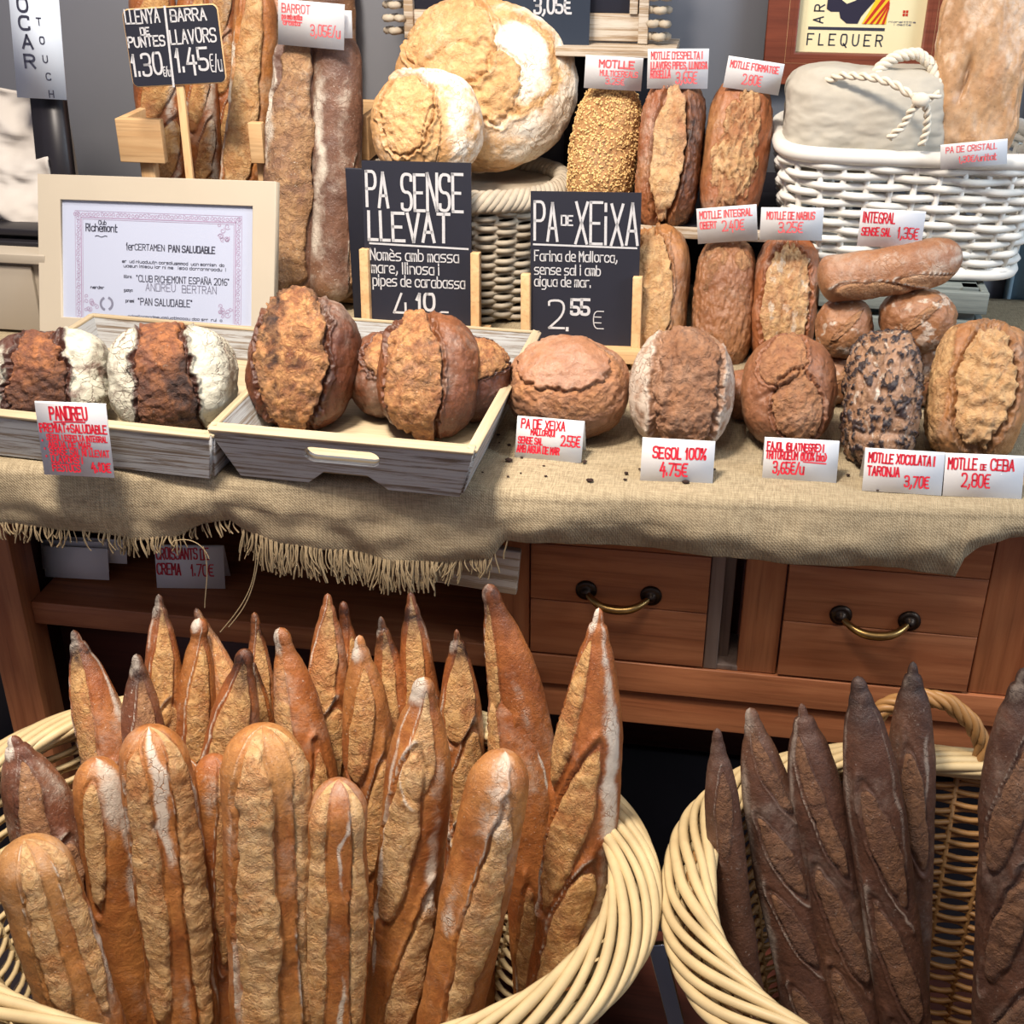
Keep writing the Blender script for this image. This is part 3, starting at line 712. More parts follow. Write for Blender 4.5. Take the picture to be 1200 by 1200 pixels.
# ------------------------------------------------------------------ willow baskets
def ring(cx, cy, a, b, th, sq=2.0):
    c, s = np.cos(th), np.sin(th); e = 2/sq
    return cx+a*np.sign(c)*np.abs(c)**e, cy+b*np.sign(s)*np.abs(s)**e
def ring_even(a, b, n, sq, k0=0.):
    """n points evenly spaced along the outline, with outward normals"""
    th = np.linspace(0, 2*pi, 4001); x, y = ring(0, 0, a, b, th, sq)
    d = np.r_[0, np.cumsum(np.hypot(np.diff(x), np.diff(y)))]; q = (np.arange(n)+k0)/n*d[-1]
    X, Y = np.interp(q, d, x), np.interp(q, d, y)
    tx, ty = np.interp(q+.004, d, x, period=d[-1])-np.interp(q-.004, d, x, period=d[-1]), np.interp(q+.004, d, y, period=d[-1])-np.interp(q-.004, d, y, period=d[-1])
    L = np.hypot(tx, ty); return X, Y, ty/L, -tx/L
def weave(mb, a, b, z0, z1, flare, rows, nst, rod, sq=2., M_=190, amp=.0045):
    w = np.arange(M_)/M_*2*pi
    for i in range(rows):
        t = (i+.5)/rows; k = flare+(1-flare)*t
        x, y, nx_, ny_ = ring_even(a*k, b*k, M_, sq); off = amp*np.sin(nst/2*w+pi*i)
        mb.tube(np.stack([x+nx_*off, y+ny_*off, np.full(M_, z0+(z1-z0)*t)+.0012*np.sin(w*5+i*1.7)], 1), rod, 6, closed=True, flat=.85)
def stakes(mb, a, b, z0, z1, flare, nst, r, sq=2.):
    x0, y0, _, _ = ring_even(a*flare, b*flare, nst, sq); x1, y1, _, _ = ring_even(a, b, nst, sq)
    for k in range(nst): mb.tube([(x0[k], y0[k], z0), (x1[k], y1[k], z1)], r, 6)
def rim_rods(mb, a, b, z, rods, turns, A, Bz, r, sq=2., M_=260, tilt=.35):
    th = np.arange(M_)/M_*2*pi; x, y = ring(0, 0, a, b, th, sq)
    L = np.hypot(x/a**2, y/b**2)+1e-9; nx_, ny_ = (x/a**2)/L, (y/b**2)/L
    for k in range(rods):
        al = 2*pi*k/rods+turns*th; o = A*np.cos(al); h = Bz*np.sin(al)
        rr = r*(1+.12*np.sin(3*th+k*2.1))
        mb.tube(np.stack([x+nx_*o, y+ny_*o, z+h-tilt*o], 1), rr, 7, closed=True)
def basket(label, c, a, b, z0, z1, mat, rows, nst, rods=11, turns=4, A=.023, flare=.74, sq=2.):
    t = empty('willow_basket', c); tag(t, label, 'basket', 'round willow baskets on the floor stand')
    m1 = MB(); weave(m1, a, b, z0, z1-.004, flare, rows, nst, .0036, sq); stakes(m1, a, b, z0, z1, flare, nst, .0034, sq)
    m1.build('woven_wall', mat, t)
    m2 = MB(); rim_rods(m2, a+.004, b+.004, z1, rods, turns, A, .012, .0053, sq); m2.build('rim', M['wicker'], t)
    th = np.arange(60)/60*2*pi; x, y = ring(0, 0, a*flare, b*flare, th, sq)
    me = shape_mesh('base', [list(zip(x, y))], .008); link('base', me, mat, t, (0, 0, z0))
    return t
ZS = .215
BL = (-.412, .946); AL, BLb = .372, .268
bk1 = basket('big pale willow basket at the left packed with golden baguettes', (BL[0], BL[1], 0), AL, BLb, ZS+.008, .62, M['wicker'], 46, 44, sq=2.05)
BR_ = (.312, .985); AR, BRb = .292, .235
bk2 = basket('pale willow basket at the right with a twisted handle holding dark baguettes', (BR_[0], BR_[1], 0), AR, BRb, ZS+.008, .612, M['wickerdark'], 46, 40, sq=2.35)
def handle(t, pts, r, turns, mat):
    P = np.array(pts); n = 90; tt = np.linspace(0, 1, len(P)); s = np.linspace(0, 1, n)
    from_ = [np.interp(s, tt, P[:, k]) for k in range(3)]
    C = np.stack(from_, 1)
    for _ in range(6): C[1:-1] = (C[:-2]+2*C[1:-1]+C[2:])/4
    tg = np.gradient(C, axis=0); tg /= np.linalg.norm(tg, axis=1, keepdims=True)
    a = np.cross(tg, [0, 1, .3]); a /= np.linalg.norm(a, axis=1, keepdims=True); b = np.cross(tg, a)
    mb = MB()
    for k in range(5):
        al = 2*pi*k/5+turns*2*pi*s
        mb.tube(C+r*(np.cos(al)[:, None]*a+np.sin(al)[:, None]*b), r*.72, 7)
    return mb.build('handle', mat, t)
hp = [at(px, py, y=yy)-bk2.location for px, py, yy in ((1003, 900, 1.215), (1012, 862, 1.22), (1035, 828, 1.22), (1075, 816, 1.22), (1110, 822, 1.22), (1138, 845, 1.22), (1152, 872, 1.22), (1148, 910, 1.21))]
handle(bk2, hp, .0062, 3.2, M['wickerdark'])
# stand under the baskets
st = empty('steel_stand', (-.03, 1.0, 0)); tag(st, 'low stand with shiny steel upright between the two baskets', 'stand')
boxobj('shelf', (-.75, -.24, ZS-.022), (.70, .30, ZS), M['cabdark'], st)
q0, q1 = at(769, 1105, y=.93), at(793, 1200, y=.93)
mb = MB(); d = (q1-q0).normalized(); R = Vector((0, 0, -1)).rotation_difference(d).to_matrix()
mb.box((q0+d*(.5*(q0.z-ZS)/-d.z))-st.location, (.017, .006, (q0.z-ZS)/-d.z), R); mb.build('upright', M['steel'], st, smooth=False, bevel=.001)
for sx in (-.72, .67):
    for sy in (-.21, .27): boxobj('leg', (sx-.012, sy-.012, 0), (sx+.012, sy+.012, ZS-.022), M['steel'], st)
# lilac film showing under the left basket's rim
mb = MB(); th = np.linspace(-1.25, -.62, 24); V = []
for k, (zz, sc) in enumerate(((.598, 1.0), (.57, .985), (.54, .965), (.50, .93))):
    x, y = ring(0, 0, AL*sc+.012, BLb*sc+.012, th); V.append(np.stack([x+.003*np.sin(th*30+k), y+.003*np.cos(th*23), np.full(24, zz)], 1))
V = np.array(V).reshape(-1, 3); mb.add(V, [(i*24+j, i*24+j+1, (i+1)*24+j+1, (i+1)*24+j) for i in range(3) for j in range(23)])
f = mb.build('plastic_film', M['lilacbag'], bk1); f.modifiers.new('t', 'SOLIDIFY').thickness = .0008

# ------------------------------------------------------------------ baguettes
def ends(top, low, Yt, Yb, zb):
    T = at(*top, y=Yt); d1 = T-EYE; d2 = at(*low, y=1.0)-EYE; n = d1.cross(d2)
    # point on the plane through the eye and the loaf's picture line, at y=Yb, z=zb
    x = -(n.y*(Yb-EYE.y)+n.z*(zb-EYE.z))/n.x + EYE.x
    return Vector((x, Yb, zb)), T
def diag(u0, u1, n, p0=-.2, slope=.55, wd=.6, amp=1., rs=0, ov=.62):
    rng = random.Random(rs); st = (u1-u0)/n
    return [(u0+st*(k+.5)+rng.uniform(-.01, .01), st*ov, p0+rng.uniform(-.15, .15), slope, wd*rng.uniform(.85, 1.15), amp) for k in range(n)]
ZB = ZS+.03
def bag(label, mat, top, low, w, Yt, Yb, kind='point', slashes=(), flour=(), bow=0, seed=0, group='golden baguettes in the left basket', zb=None, **kw):
    left = 'left' in group; (cx, cy), a, b = (BL, AL, BLb) if left else (BR_, AR, BRb)
    for _ in range(22):                                        # keep it inside the basket at rim and floor
        B, T = ends(top, low, Yt, Yb, ZB if zb is None else zb); R = w/2*mpp(T*.75+B*.25)
        p = B+(T-B)*((.63-B.z)/(T.z-B.z)); m = R+.012
        if T.z < .64: break
        d = abs((p.x-cx)/(a-m))**2.1+abs((p.y-cy)/(b-m))**2.1
        if d <= 1: break
        Yt -= .008*(1 if p.y > cy-.02 else -1); Yb -= .003*(1 if p.y > cy-.02 else -1)
    R = w/2*mpp(T*.75+B*.25)*1.04
    return long_loaf('baguette', label, 'baguette', mat, B, T, R, kind, bow, seed, slashes, flour, group, **kw)
g = bag
# back row, left to right
g('pointed baguette leaning out at the far left, white ridge down its right side', 'gold', (86, 738), (122, 900), 60, 1.15, .98, slashes=[(.80, .22, -.75, .35, .55, 1.1), (.5, .2, -.2, .4, .6, 1)], flour=[(1.0, .22, .9, .6, .99)], bow=.012, seed=1, knob=.2)
g('short purplish pointed baguette beside the far-left leaning one', 'brown', (160, 766), (172, 900), 56, 1.13, 1.0, slashes=[(.78, .2, .0, .3, .5, .8)], seed=2, knob=.24)
g('tall pointed baguette with a white streak beside its tip, third from left', 'gold', (186, 696), (197, 880), 49, 1.21, 1.07, slashes=diag(.3, .97, 3, -.1, .3, .75, 1, 3), flour=[(-.9, .3, .7, .88, .99)], seed=3, knob=.2)
g('pointed baguette with a fat pale knob at the tip, in front of a half-hidden one', 'gold', (234, 724), (228, 900), 47, 1.17, 1.04, slashes=diag(.35, .94, 2, .2, .25, .6, 1, 4), seed=4, knob=.42, tipu=.72, knobchar=.4)
g('half-hidden pointed baguette leaning right behind the pale-knobbed one', 'gold', (229, 712), (272, 830), 46, 1.23, 1.05, slashes=[(.8, .2, .3, .3, .5, 1)], flour=[(-.5, .3, .5, .9, .99)], seed=5)
g('wide amber baguette with a grey-brown knob behind the large pale-banded loaf', 'gold', (288, 760), (262, 930), 64, 1.10, 1.0, slashes=diag(.4, .96, 2, -.1, .35, .7, 1, 6), seed=6, knob=.33)
g('thin dark-tipped baguette standing far back behind the knobbed ones', 'gold', (298, 717), (310, 840), 34, 1.25, 1.1, slashes=diag(.4, .95, 2, 0, .3, .7, 1, 7), seed=7, knob=.3, knobchar=1)
g('small baguette tip squeezed between the grey-brown knob and the glossy red one', 'gold', (297, 775), (312, 870), 32, 1.15, 1.05, slashes=[(.8, .2, 0, .2, .6, .8)], seed=8)
g('glossy red-brown pointed baguette with a twisted pale knob', 'gold', (328, 735), (356, 900), 58, 1.14, 1.02, slashes=[(.84, .14, -.75, .2, .45, 1), (.58, .16, .15, .3, .55, 1), (.3, .14, 0, .3, .5, 1)], bow=.008, seed=9, knob=.34, knobchar=.5)
g('tall pointed baguette with a narrow white tip, left of the thin black-tipped one', 'gold', (384, 695), (386, 900), 52, 1.2, 1.07, slashes=diag(.3, .95, 3, -.15, .4, .7, 1, 10), seed=10, knob=.22, knobchar=.5)
g('thin baguette with a black glossy tip showing between two taller ones', 'gold', (402, 704), (416, 850), 36, 1.25, 1.12, slashes=[(.75, .2, .3, .3, .6, 1)], seed=11, knob=.33, knobchar=1)
g('broad golden baguette with a blunt pink tip and two open slashes', 'gold', (421, 744), (440, 960), 60, 1.12, 1.03, slashes=[(.80, .15, -.25, .45, .5, 1.1), (.60, .16, .0, .6, .5, 1.1), (.35, .15, -.1, .5, .5, 1)], seed=12, knob=.22, knobchar=.2)
g('pointed baguette leaning left behind the broad golden one', 'gold', (446, 722), (470, 880), 46, 1.18, 1.07, slashes=[(.82, .16, -.2, .4, .5, 1), (.5, .15, 0, .4, .5, 1)], seed=13, knob=.2)
g('dark-tipped baguette with a charred ridge along its right edge at the back', 'gold', (481, 693), (494, 840), 48, 1.22, 1.1, slashes=[(.83, .16, -.15, .2, .6, 1)], flour=[(1.0, .25, .5, .75, .98)], seed=14, knob=.22, knobchar=1)
g('slim upright baguette with a thin black tip near the back rim', 'gold', (535, 737), (545, 940), 52, 1.19, 1.09, slashes=diag(.35, .97, 3, 0, .5, .75, 1, 15), seed=15, knob=.15)
g('tallest baguette with a scorched knob touching the frayed cloth', 'gold', (572, 684), (625, 960), 62, 1.23, 1.1, slashes=[(.86, .12, -.85, .2, .4, 1), (.62, .12, -.6, .4, .45, 1)], flour=[(.2, .3, .25, .6, .9)], bow=.012, seed=16, knob=.34, tipu=.72, knobchar=.9)
g('long curved red-brown baguette with a thin white edge, in front of the tallest', 'gold', (580, 752), (618, 1120), 66, 1.12, 1.0, slashes=[(.80, .10, -1.0, .2, .4, .9), (.35, .16, -.4, .2, .4, 1)], flour=[(1.05, .10, 1, .45, .99), (.5, .25, .3, .5, .9)], bow=.016, seed=17, knob=.12, tipu=.62)
g('flour-dusted pointed baguette leaning right in front of the drawer handle', 'gold', (702, 712), (655, 1080), 80, 1.14, 1.0, slashes=[(.82, .13, -.9, .3, .45, 1.1), (.62, .15, -.4, .55, .5, 1.1), (.40, .15, -.2, .5, .5, 1)], flour=[(.75, .35, .75, .3, .99)], bow=.012, seed=18, knob=.16, tipu=.62, knobchar=.1)
g('knob-tipped baguette standing in the middle, floured slashes twisting down it', 'amber', (497, 793), (458, 1190), 76, 1.03, .93, slashes=[(.87, .10, .1, .1, .5, .5), (.68, .2, -.45, .35, .55, 1.2), (.40, .2, .3, .5, .5, 1.1)], flour=[(.7, .28, .8, .55, .85), (-1.0, .12, .9, .4, .95)], seed=19, knob=.34, tipu=.74, knobchar=.35, bow=.006)
# left and front
g('purple-brown pointed baguette at the left edge of the basket', 'brown', (14, 862), (92, 1150), 84, .99, .93, slashes=[(.80, .13, -.3, .3, .45, 1), (.60, .13, .0, .4, .45, 1), (.4, .13, .1, .4, .45, 1)], flour=[(.8, .5, .45, .3, .98)], bow=.014, seed=20, knob=.2, knobchar=0)
g('blunt amber baguette leaning in from the lower left corner', 'amber', (28, 983), (100, 1200), 86, .88, .84, 'blunt', slashes=[(.74, .30, -.25, .15, .34, 1.2), (.75, .3, .75, .1, .3, .9)], flour=[(1.15, .2, .8, .5, .95)], seed=21, zb=ZB+.02)
g('blunt baguette with a floured white end left of the striped one', 'amber', (112, 888), (158, 1200), 62, 1.0, .93, 'blunt', slashes=[(.78, .2, -.5, .2, .4, 1.1)], flour=[(.45, .5, .95, .84, 1.02), (.8, .25, .8, .6, .9)], seed=22)
g('large blunt baguette with a white flour stripe down the middle', 'amber', (174, 851), (207, 1200), 84, .97, .89, 'blunt', slashes=[(.66, .42, -.62, .06, .42, 1.2), (.66, .40, .62, .06, .40, 1.1)], flour=[(.02, .17, 1.5, .72, 1.02), (.05, .15, .6, .3, .75), (1.15, .1, .8, .3, .9)], seed=23, bow=.010)
g('plain narrow baguette end hidden behind the striped loaf', 'amber', (216, 888), (222, 1010), 40, 1.05, .98, 'blunt', flour=[(1.0, .2, .9, .9, 1)], seed=24)
g('floured narrow baguette pressed behind the widest blunt loaf', 'gold', (250, 884), (258, 1200), 56, 1.0, .93, 'blunt', slashes=[(.7, .28, .3, .1, .4, .9)], flour=[(-.2, .35, .9, .88, 1.02), (-.9, .2, .6, .5, .8)], seed=25)
g('widest pale blunt baguette at the front with a broad smooth split', 'amber', (307, 850), (322, 1200), 100, .95, .86, 'blunt', slashes=[(.66, .46, -.28, .04, .50, 1.3), (.68, .40, .95, .04, .36, 1.0)], flour=[(-.9, .18, .5, .4, .9), (.75, .2, .5, .55, .7)], seed=26)
g('short blunt baguette with a dark red stripe beside the widest one', 'amber', (396, 913), (394, 1200), 70, .95, .87, 'blunt', slashes=[(.66, .40, -.72, .02, .42, 1.1), (.66, .40, .72, .02, .35, 1.0)], flour=[(.22, .10, .9, .4, .95)], seed=27)
g('blunt baguette with a cracked floury head leaning toward the right rim', 'amber', (592, 880), (526, 1200), 76, .98, .90, 'blunt', slashes=[(.62, .3, .25, .2, .5, 1.1)], flour=[(-.15, .75, 1.0, .84, 1.02), (-.85, .35, .9, .62, .86)], seed=28)
# right basket
D_ = dict(group='dark baguettes in the right basket')
g('thinnest dark baguette at the left of the right basket', 'darkrye', (840, 853), (893, 1200), 42, 1.08, .97, slashes=[(.82, .1, .1, .2, .5, .3)], flour=[(-.9, .3, .35, .2, .8)], seed=31, knob=.3, bow=-.012, knobchar=.3, tipu=.75, **D_)
g('grey-dusted dark baguette with a forked tip, second from the left', 'darkrye', (879, 829), (953, 1200), 64, 1.12, .98, slashes=diag(.25, .97, 4, .15, -.6, .38, .6, 32, .55), flour=[(-1.0, .35, .8, .2, .9)], seed=32, knob=.26, knobchar=.2, **D_)
g('dark baguette with a yellowish blunt top, third from the left', 'darkrye', (939, 824), (1000, 1200), 63, 1.12, .98, slashes=diag(.2, .9, 3, .2, -.6, .42, .9, 33, .6), flour=[(-.95, .25, .8, .55, .98)], seed=33, knob=.18, tipu=.75, knobchar=.3, **D_)
g('dark baguette with a black stub tip and two open slashes', 'darkrye', (1005, 792), (1060, 1200), 64, 1.12, .98, slashes=[(.68, .13, .25, -.5, .5, .9), (.44, .14, .15, -.5, .5, .9), (.22, .12, .15, -.5, .5, 1)], flour=[(-1.05, .2, .6, .4, .95), (.95, .12, .6, .6, .95)], seed=34, knob=.3, knobchar=1, tipu=.75, **D_)
g('dark baguette standing behind the black-stubbed one next to the handle', 'darkrye', (1070, 775), (1066, 960), 54, 1.19, 1.06, slashes=[(.7, .14, .3, -.4, .5, .8)], flour=[(.8, .12, .6, .7, .85)], seed=35, tipu=.75, **D_)
g('darkest thick baguette cut by the right edge of the picture', 'darkrye', (1200, 782), (1186, 1100), 82, 1.07, .96, slashes=diag(.2, .9, 3, -.2, .5, .45, .8, 36, .55), seed=36, tipu=.75, **D_)
# ------------------------------------------------------------------ loaves on the counter
ZT = ZC+.019
def f_pan1(X, Z, F, U, S, s):
    f = patch(X, Z, -.16, -.15, .52, 1.25, -.1, .22, s)
    m = split(S, f, F, .03, .06, .08, char=.75, width=.1)
    S['flour'] = np.maximum(S['flour'], (1-m)*sstep(-.02, -.14, f)*1.1*(.7+.5*fbm(U*2.5+s, 2)))
    top = sstep(.55, .8, Z)*(X < .3); S['flour'] *= 1-.7*top
    S['char'] += .75*m*sstep(.5, -.1, Z-.5*X+.3*fbm(U*2+s, 2)); S['disp'] -= .06*gauss(patch(X, Z, .3, .5, .1, .4, .6, .2, 4), .5)*sstep(0, .4, F)
place_loaf('loaf', 'squarish white-floured loaf behind the handwritten 4,10 card in the left tray', 'bread', (1, 388, 130, 496), 'rye', ZT, .062, f_pan1, 3.2, 22, seed=1, N=72, group='floured loaves in the left tray')
def f_pan2(X, Z, F, U, S, s):
    f = patch(X, Z, .0, -.2, .46, 1.5, .05, .2, s+2)
    m = split(S, f, F, .05, .07, .09, char=.8, width=.1)
    S['flour'] = np.maximum(S['flour'], (1-m)*sstep(0., -.12, f)*1.15*(.75+.4*fbm(U*2.5+s, 2)))
    S['char'] += .75*m*sstep(.0, .3, X+.2*Z*0+.12*fbm(U*3, 2))*sstep(.6, .2, Z) + .65*m*sstep(.5, -.1, Z+.2*fbm(U*2+s, 2))
place_loaf('loaf', 'white-floured loaf with a dark open middle, next to the framed certificate', 'bread', (132, 383, 276, 503), 'rye', ZT, .066, f_pan2, 3.0, 22, seed=2, N=72, group='floured loaves in the left tray')
def f_lev1(X, Z, F, U, S, s):
    f = patch(X, Z, -.12, .0, .62, 1.15, .12, .14, s)
    m = split(S, f, F, .07, .05, .08, char=.5, width=.11)
    g_ = patch(X, Z, -.52, .30, .22, .75, .15, .3, s+1); S['char'] += .75*sstep(0, .3, g_)*sstep(0, .5, .4+fbm(U*5, 3)); S['burst'] = np.maximum(S['burst'], .8*sstep(.1, .3, g_)*sstep(.1, .4, noise(U*7)))
    S['burst'] *= .55+.6*gauss(f-.12, .2)+.25*(Z > .3)
    S['disp'] += .05*gauss(patch(X, Z, -.15, .1, .3, .6, .1, .2, 3), .8)*sstep(0, .4, F); S['char'] += .6*sstep(.1, .5, fbm(U*3+2, 3)+.5*sstep(.5, .95, Z))*m
    S['char'] += .35*sstep(.1, .6, X-.3*Z)*(1-m)
place_loaf('loaf', 'tall deep brown loaf with a burnt upper edge, front left in the handled tray', 'bread', (292, 345, 421, 503), 'levain', ZT, .058, f_lev1, 2.5, 26, roll=9, seed=3, N=84, group='deep brown loaves in the handled tray')
def f_dark(X, Z, F, U, S, s):
    m = split(S, patch(X, Z, .2, .35, .7, .5, .3, .2, s), F, .06, .08, .08, char=.7); S['char'] += .35*sstep(.3, -.5, Z)
place_loaf('loaf', 'dark loaf mostly hidden between and behind the two front loaves in the tray', 'bread', (380, 426, 464, 530), 'levain', ZT, .05, f_dark, 2.3, 30, seed=4, N=56, y=None, group='deep brown loaves in the handled tray').location.y += .10
def f_lev2(X, Z, F, U, S, s):
    f = patch(X, Z, -.22, -.05, .55, 1.15, .02, .13, s)
    m = split(S, f, F, .07, .05, .08, char=.25, width=.11)
    S['burst'] *= .7+.4*sstep(-.5, .6, Z); S['char'] += .35*sstep(.15, .55, fbm(U*3+6, 3))*m
    S['disp'] += .02*m*np.sin(Z*9+3*fbm(U*2, 2))
    S['char'] += .3*sstep(.35, .5, X)*gauss(f+.1, .2)+.25*sstep(-.3, -.9, Z)
place_loaf('loaf', 'round-topped brown loaf with a wide golden split, below the 4,10 blackboard', 'bread', (443, 369, 563, 512), 'levain', ZT, .06, f_lev2, 2.5, 25, seed=5, N=84, group='deep brown loaves in the handled tray')
o = place_loaf('loaf', 'brown loaf peeking out behind the golden-split loaf at the tray rim', 'bread', (486, 428, 584, 532), 'levain', ZT, .05, f_dark, 2.3, 30, seed=6, N=56, group='deep brown loaves in the handled tray'); o.location.y += .09
def f_xei(X, Z, F, U, S, s):
    f = patch(X, Z, -.08, .28, .74, .62, -.12, .08, s)
    fr = sstep(-.05, .3, F); m = sstep(0, .05, f)*fr
    S['disp'] += .06*m-.05*gauss(f+.03, .05)*fr*sstep(.5, -.2, Z-.2)
    r = sstep(.02, -.06, f)*fr*sstep(-1.15, -.6, patch(X, Z, 0, 0, .95, .95)*0-np.hypot(X, Z)); S['burst'] = np.maximum(S['burst'], .9*r)
    S['flour'] = .22*m*sstep(.0, .5, noise(U*3))
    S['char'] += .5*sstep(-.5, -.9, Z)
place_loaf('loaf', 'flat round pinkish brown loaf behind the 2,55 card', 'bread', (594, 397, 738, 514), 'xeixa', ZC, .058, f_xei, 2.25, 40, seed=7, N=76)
def f_seg(X, Z, F, U, S, s):
    f = patch(X, Z, .08, .0, .62, 1.25, -.03, .1, s)
    m = split(S, f, F, .05, .05, .10, char=.1, width=.12)
    S['disp'] -= .07*gauss(patch(X, Z, -.3, .0, .16, .9, -.05, .3, s+3)-.3, .35)*sstep(0, .4, F)
    S['burst'] *= .55+.5*gauss(np.abs(X-.08)-.42, .22)
    S['flour'] = (1-m)*sstep(0, -.15, f)*(.75+.5*fbm(U*3, 2)); S['disp'] += .03*m*fbm(U*6, 3)
place_loaf('loaf', 'oval rye loaf with grey-white floured sides behind the 4,75 card', 'bread', (737, 386, 861, 528), 'segol', ZC, .06, f_seg, 2.3, 26, seed=8, N=84)
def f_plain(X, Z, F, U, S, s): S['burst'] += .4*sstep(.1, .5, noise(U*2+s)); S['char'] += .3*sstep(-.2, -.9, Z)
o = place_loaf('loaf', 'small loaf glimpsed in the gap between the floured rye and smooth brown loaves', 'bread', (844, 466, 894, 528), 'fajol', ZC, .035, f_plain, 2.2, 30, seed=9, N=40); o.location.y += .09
def f_faj(X, Z, F, U, S, s):
    fr = sstep(-.05, .3, F)
    f1 = patch(X, Z, -.18, .5, .55, .42, .75, .1, s); f2 = patch(X, Z, .2, -.3, .52, .62, .35, .1, s+1)
    split(S, f1, F, .02, .05, .06, char=.0); split(S, f2, F, .03, .06, .08, char=.0)
    k = gauss(patch(X, Z, -.2, .02, .62, .1, .5, .05, s)-.8, .4)*fr; S['disp'] -= .10*k; S['char'] += .5*k
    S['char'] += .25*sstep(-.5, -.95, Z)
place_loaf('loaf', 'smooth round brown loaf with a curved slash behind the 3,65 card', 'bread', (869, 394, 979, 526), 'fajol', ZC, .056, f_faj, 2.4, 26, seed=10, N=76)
def f_choc(X, Z, F, U, S, s):
    n = fbm(U*np.array([5.5, 5.5, 8])+s, 3); S['char'] += sstep(.14, .24, n)*1.2; S['disp'] += .05*sstep(.15, .4, n)+.04*fbm(U*4, 3)
    S['flour'] = .5*sstep(.3, .55, fbm(U*6+9, 3)); S['burst'] = .6*sstep(0, .4, noise(U*3))
    S['disp'] -= .05*gauss(Z+.55, .06)*sstep(0, .4, F)
place_loaf('loaf', 'narrow tin loaf studded with dark chocolate chips behind the 3,70 card', 'bread', (991, 388, 1075, 548), 'choc', ZC, .047, f_choc, (3, 2.6, 2.8), 30, yaw=4, seed=11, N=84)
def f_ceba(X, Z, F, U, S, s):
    f = patch(X, Z, .08, .0, .6, .88, 0, .12, s)
    m = split(S, f, F, .06, .05, .09, char=.35, width=.1)
    S['disp'] += .022*m*np.sin(Z*26+5*fbm(U*2, 2))
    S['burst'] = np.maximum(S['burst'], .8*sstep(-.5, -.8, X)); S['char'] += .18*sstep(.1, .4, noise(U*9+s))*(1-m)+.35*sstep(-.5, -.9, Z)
place_loaf('loaf', 'big rectangular onion tin loaf at the right end behind the 2,80 card', 'bread', (1092, 380, 1200, 542), 'tin', ZC, .064, f_ceba, (3.4, 3, 3), 30, yaw=-3, seed=12, N=84)

# small rolls and the long loaf stacked at the right
def f_roll(X, Z, F, U, S, s):
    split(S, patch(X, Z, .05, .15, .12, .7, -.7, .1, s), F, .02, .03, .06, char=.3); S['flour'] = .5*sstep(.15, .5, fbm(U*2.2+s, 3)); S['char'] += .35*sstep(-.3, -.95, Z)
RG = dict(group='small rolls stacked at the right', lump=.07)
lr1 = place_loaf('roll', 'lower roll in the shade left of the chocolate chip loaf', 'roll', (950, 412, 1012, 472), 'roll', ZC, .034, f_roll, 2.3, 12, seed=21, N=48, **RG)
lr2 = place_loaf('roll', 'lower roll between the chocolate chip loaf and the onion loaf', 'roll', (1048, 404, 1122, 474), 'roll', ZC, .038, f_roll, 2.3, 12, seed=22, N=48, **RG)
o = place_loaf('roll', 'small oval roll lying right of the tin loaves, upper layer', 'roll', (956, 349, 1023, 420), 'roll', ZC, .036, f_roll, 2.3, 14, seed=23, N=56, y=1.575, **RG)
o = place_loaf('roll', 'floury roll with a diagonal slash in the upper layer above the onion loaf', 'roll', (1031, 337, 1118, 414), 'roll', ZC, .040, f_roll, 2.3, 14, seed=24, N=56, y=1.57, **RG)
A, Bp = at(958, 328, y=1.565), at(1128, 298, y=1.575)
long_loaf('long_roll', 'long floury brown loaf lying on the rolls under the 1,35 card', 'bread', M and 'roll', A, Bp, .029, 'round', .004, 25, [(.36, .28, .75, .3, .5, .55), (.72, .2, .75, .3, .4, .5)], [(-.4, .8, .4, .3, .99), (.2, .4, .6, .6, .99)], flat=.95, NL=180, NA=80)

# ------------------------------------------------------------------ tin loaves on and under the display shelf
TG = dict(group='tin loaves leaning in the display rack')
def f_seed(X, Z, F, U, S, s): S['burst'] += .8; S['disp'] += .02*fbm(U*9, 2)
Y1 = 1.835
o = place_loaf('tin_loaf', 'tin loaf covered all over in sesame seeds on the display shelf', 'bread', (670, 102, 747, 256), 'seedbase', 0, .05, f_seed, (3.2, 3, 3), 22, roll=5, yaw=-2, seed=31, N=56, y=Y1+.035, **TG)
sd = MB(); rng = np.random.RandomState(3); V = np.empty(len(o.data.vertices)*3, np.float32); o.data.vertices.foreach_get('co', V); V = V.reshape(-1, 3)
Nn = np.empty(len(o.data.vertices)*3, np.float32); o.data.vertices.foreach_get('normal', Nn); Nn = Nn.reshape(-1, 3)
cand = np.where(V[:, 1] < .02)[0]; D3, Q3 = cube_sphere(2)
for i in rng.choice(cand, 3600):
    n = Vector(Nn[i].tolist()); p = Vector(V[i].tolist())+Vector(rng.normal(0, .0007, 3).tolist())
    q = n.to_track_quat('Z', 'Y') @ Matrix.Rotation(rng.uniform(0, 6.3), 3, 'Z').to_quaternion() @ Matrix.Rotation(rng.normal(0, .35), 3, 'X').to_quaternion()
    R3 = np.array(q.to_matrix()); sd.add((D3*np.array([.0022, .0013, .0008])) @ R3.T+np.array(p)+np.array(n)*.0004, Q3)
tag(sd.build('sesame_seeds', M['sesame'], o), kind='stuff')
def f_esp(X, Z, F, U, S, s):
    f = patch(X, Z, -.02, -.02, .52, .9, -.06, .12, s)
    m = split(S, f, F, .10, .06, .12, char=.3, width=.12)
    S['char'] += .85*sstep(.25, .5, X)*(1-m)*sstep(.2, -.3, Z-.95*1)*sstep(-.4, .2, .5+noise(U*5)); S['disp'] += .03*m*np.sin(Z*11+3*noise(U*2))
    S['disp'] += .02*sstep(.2, .5, noise(U*14))*(1-m)
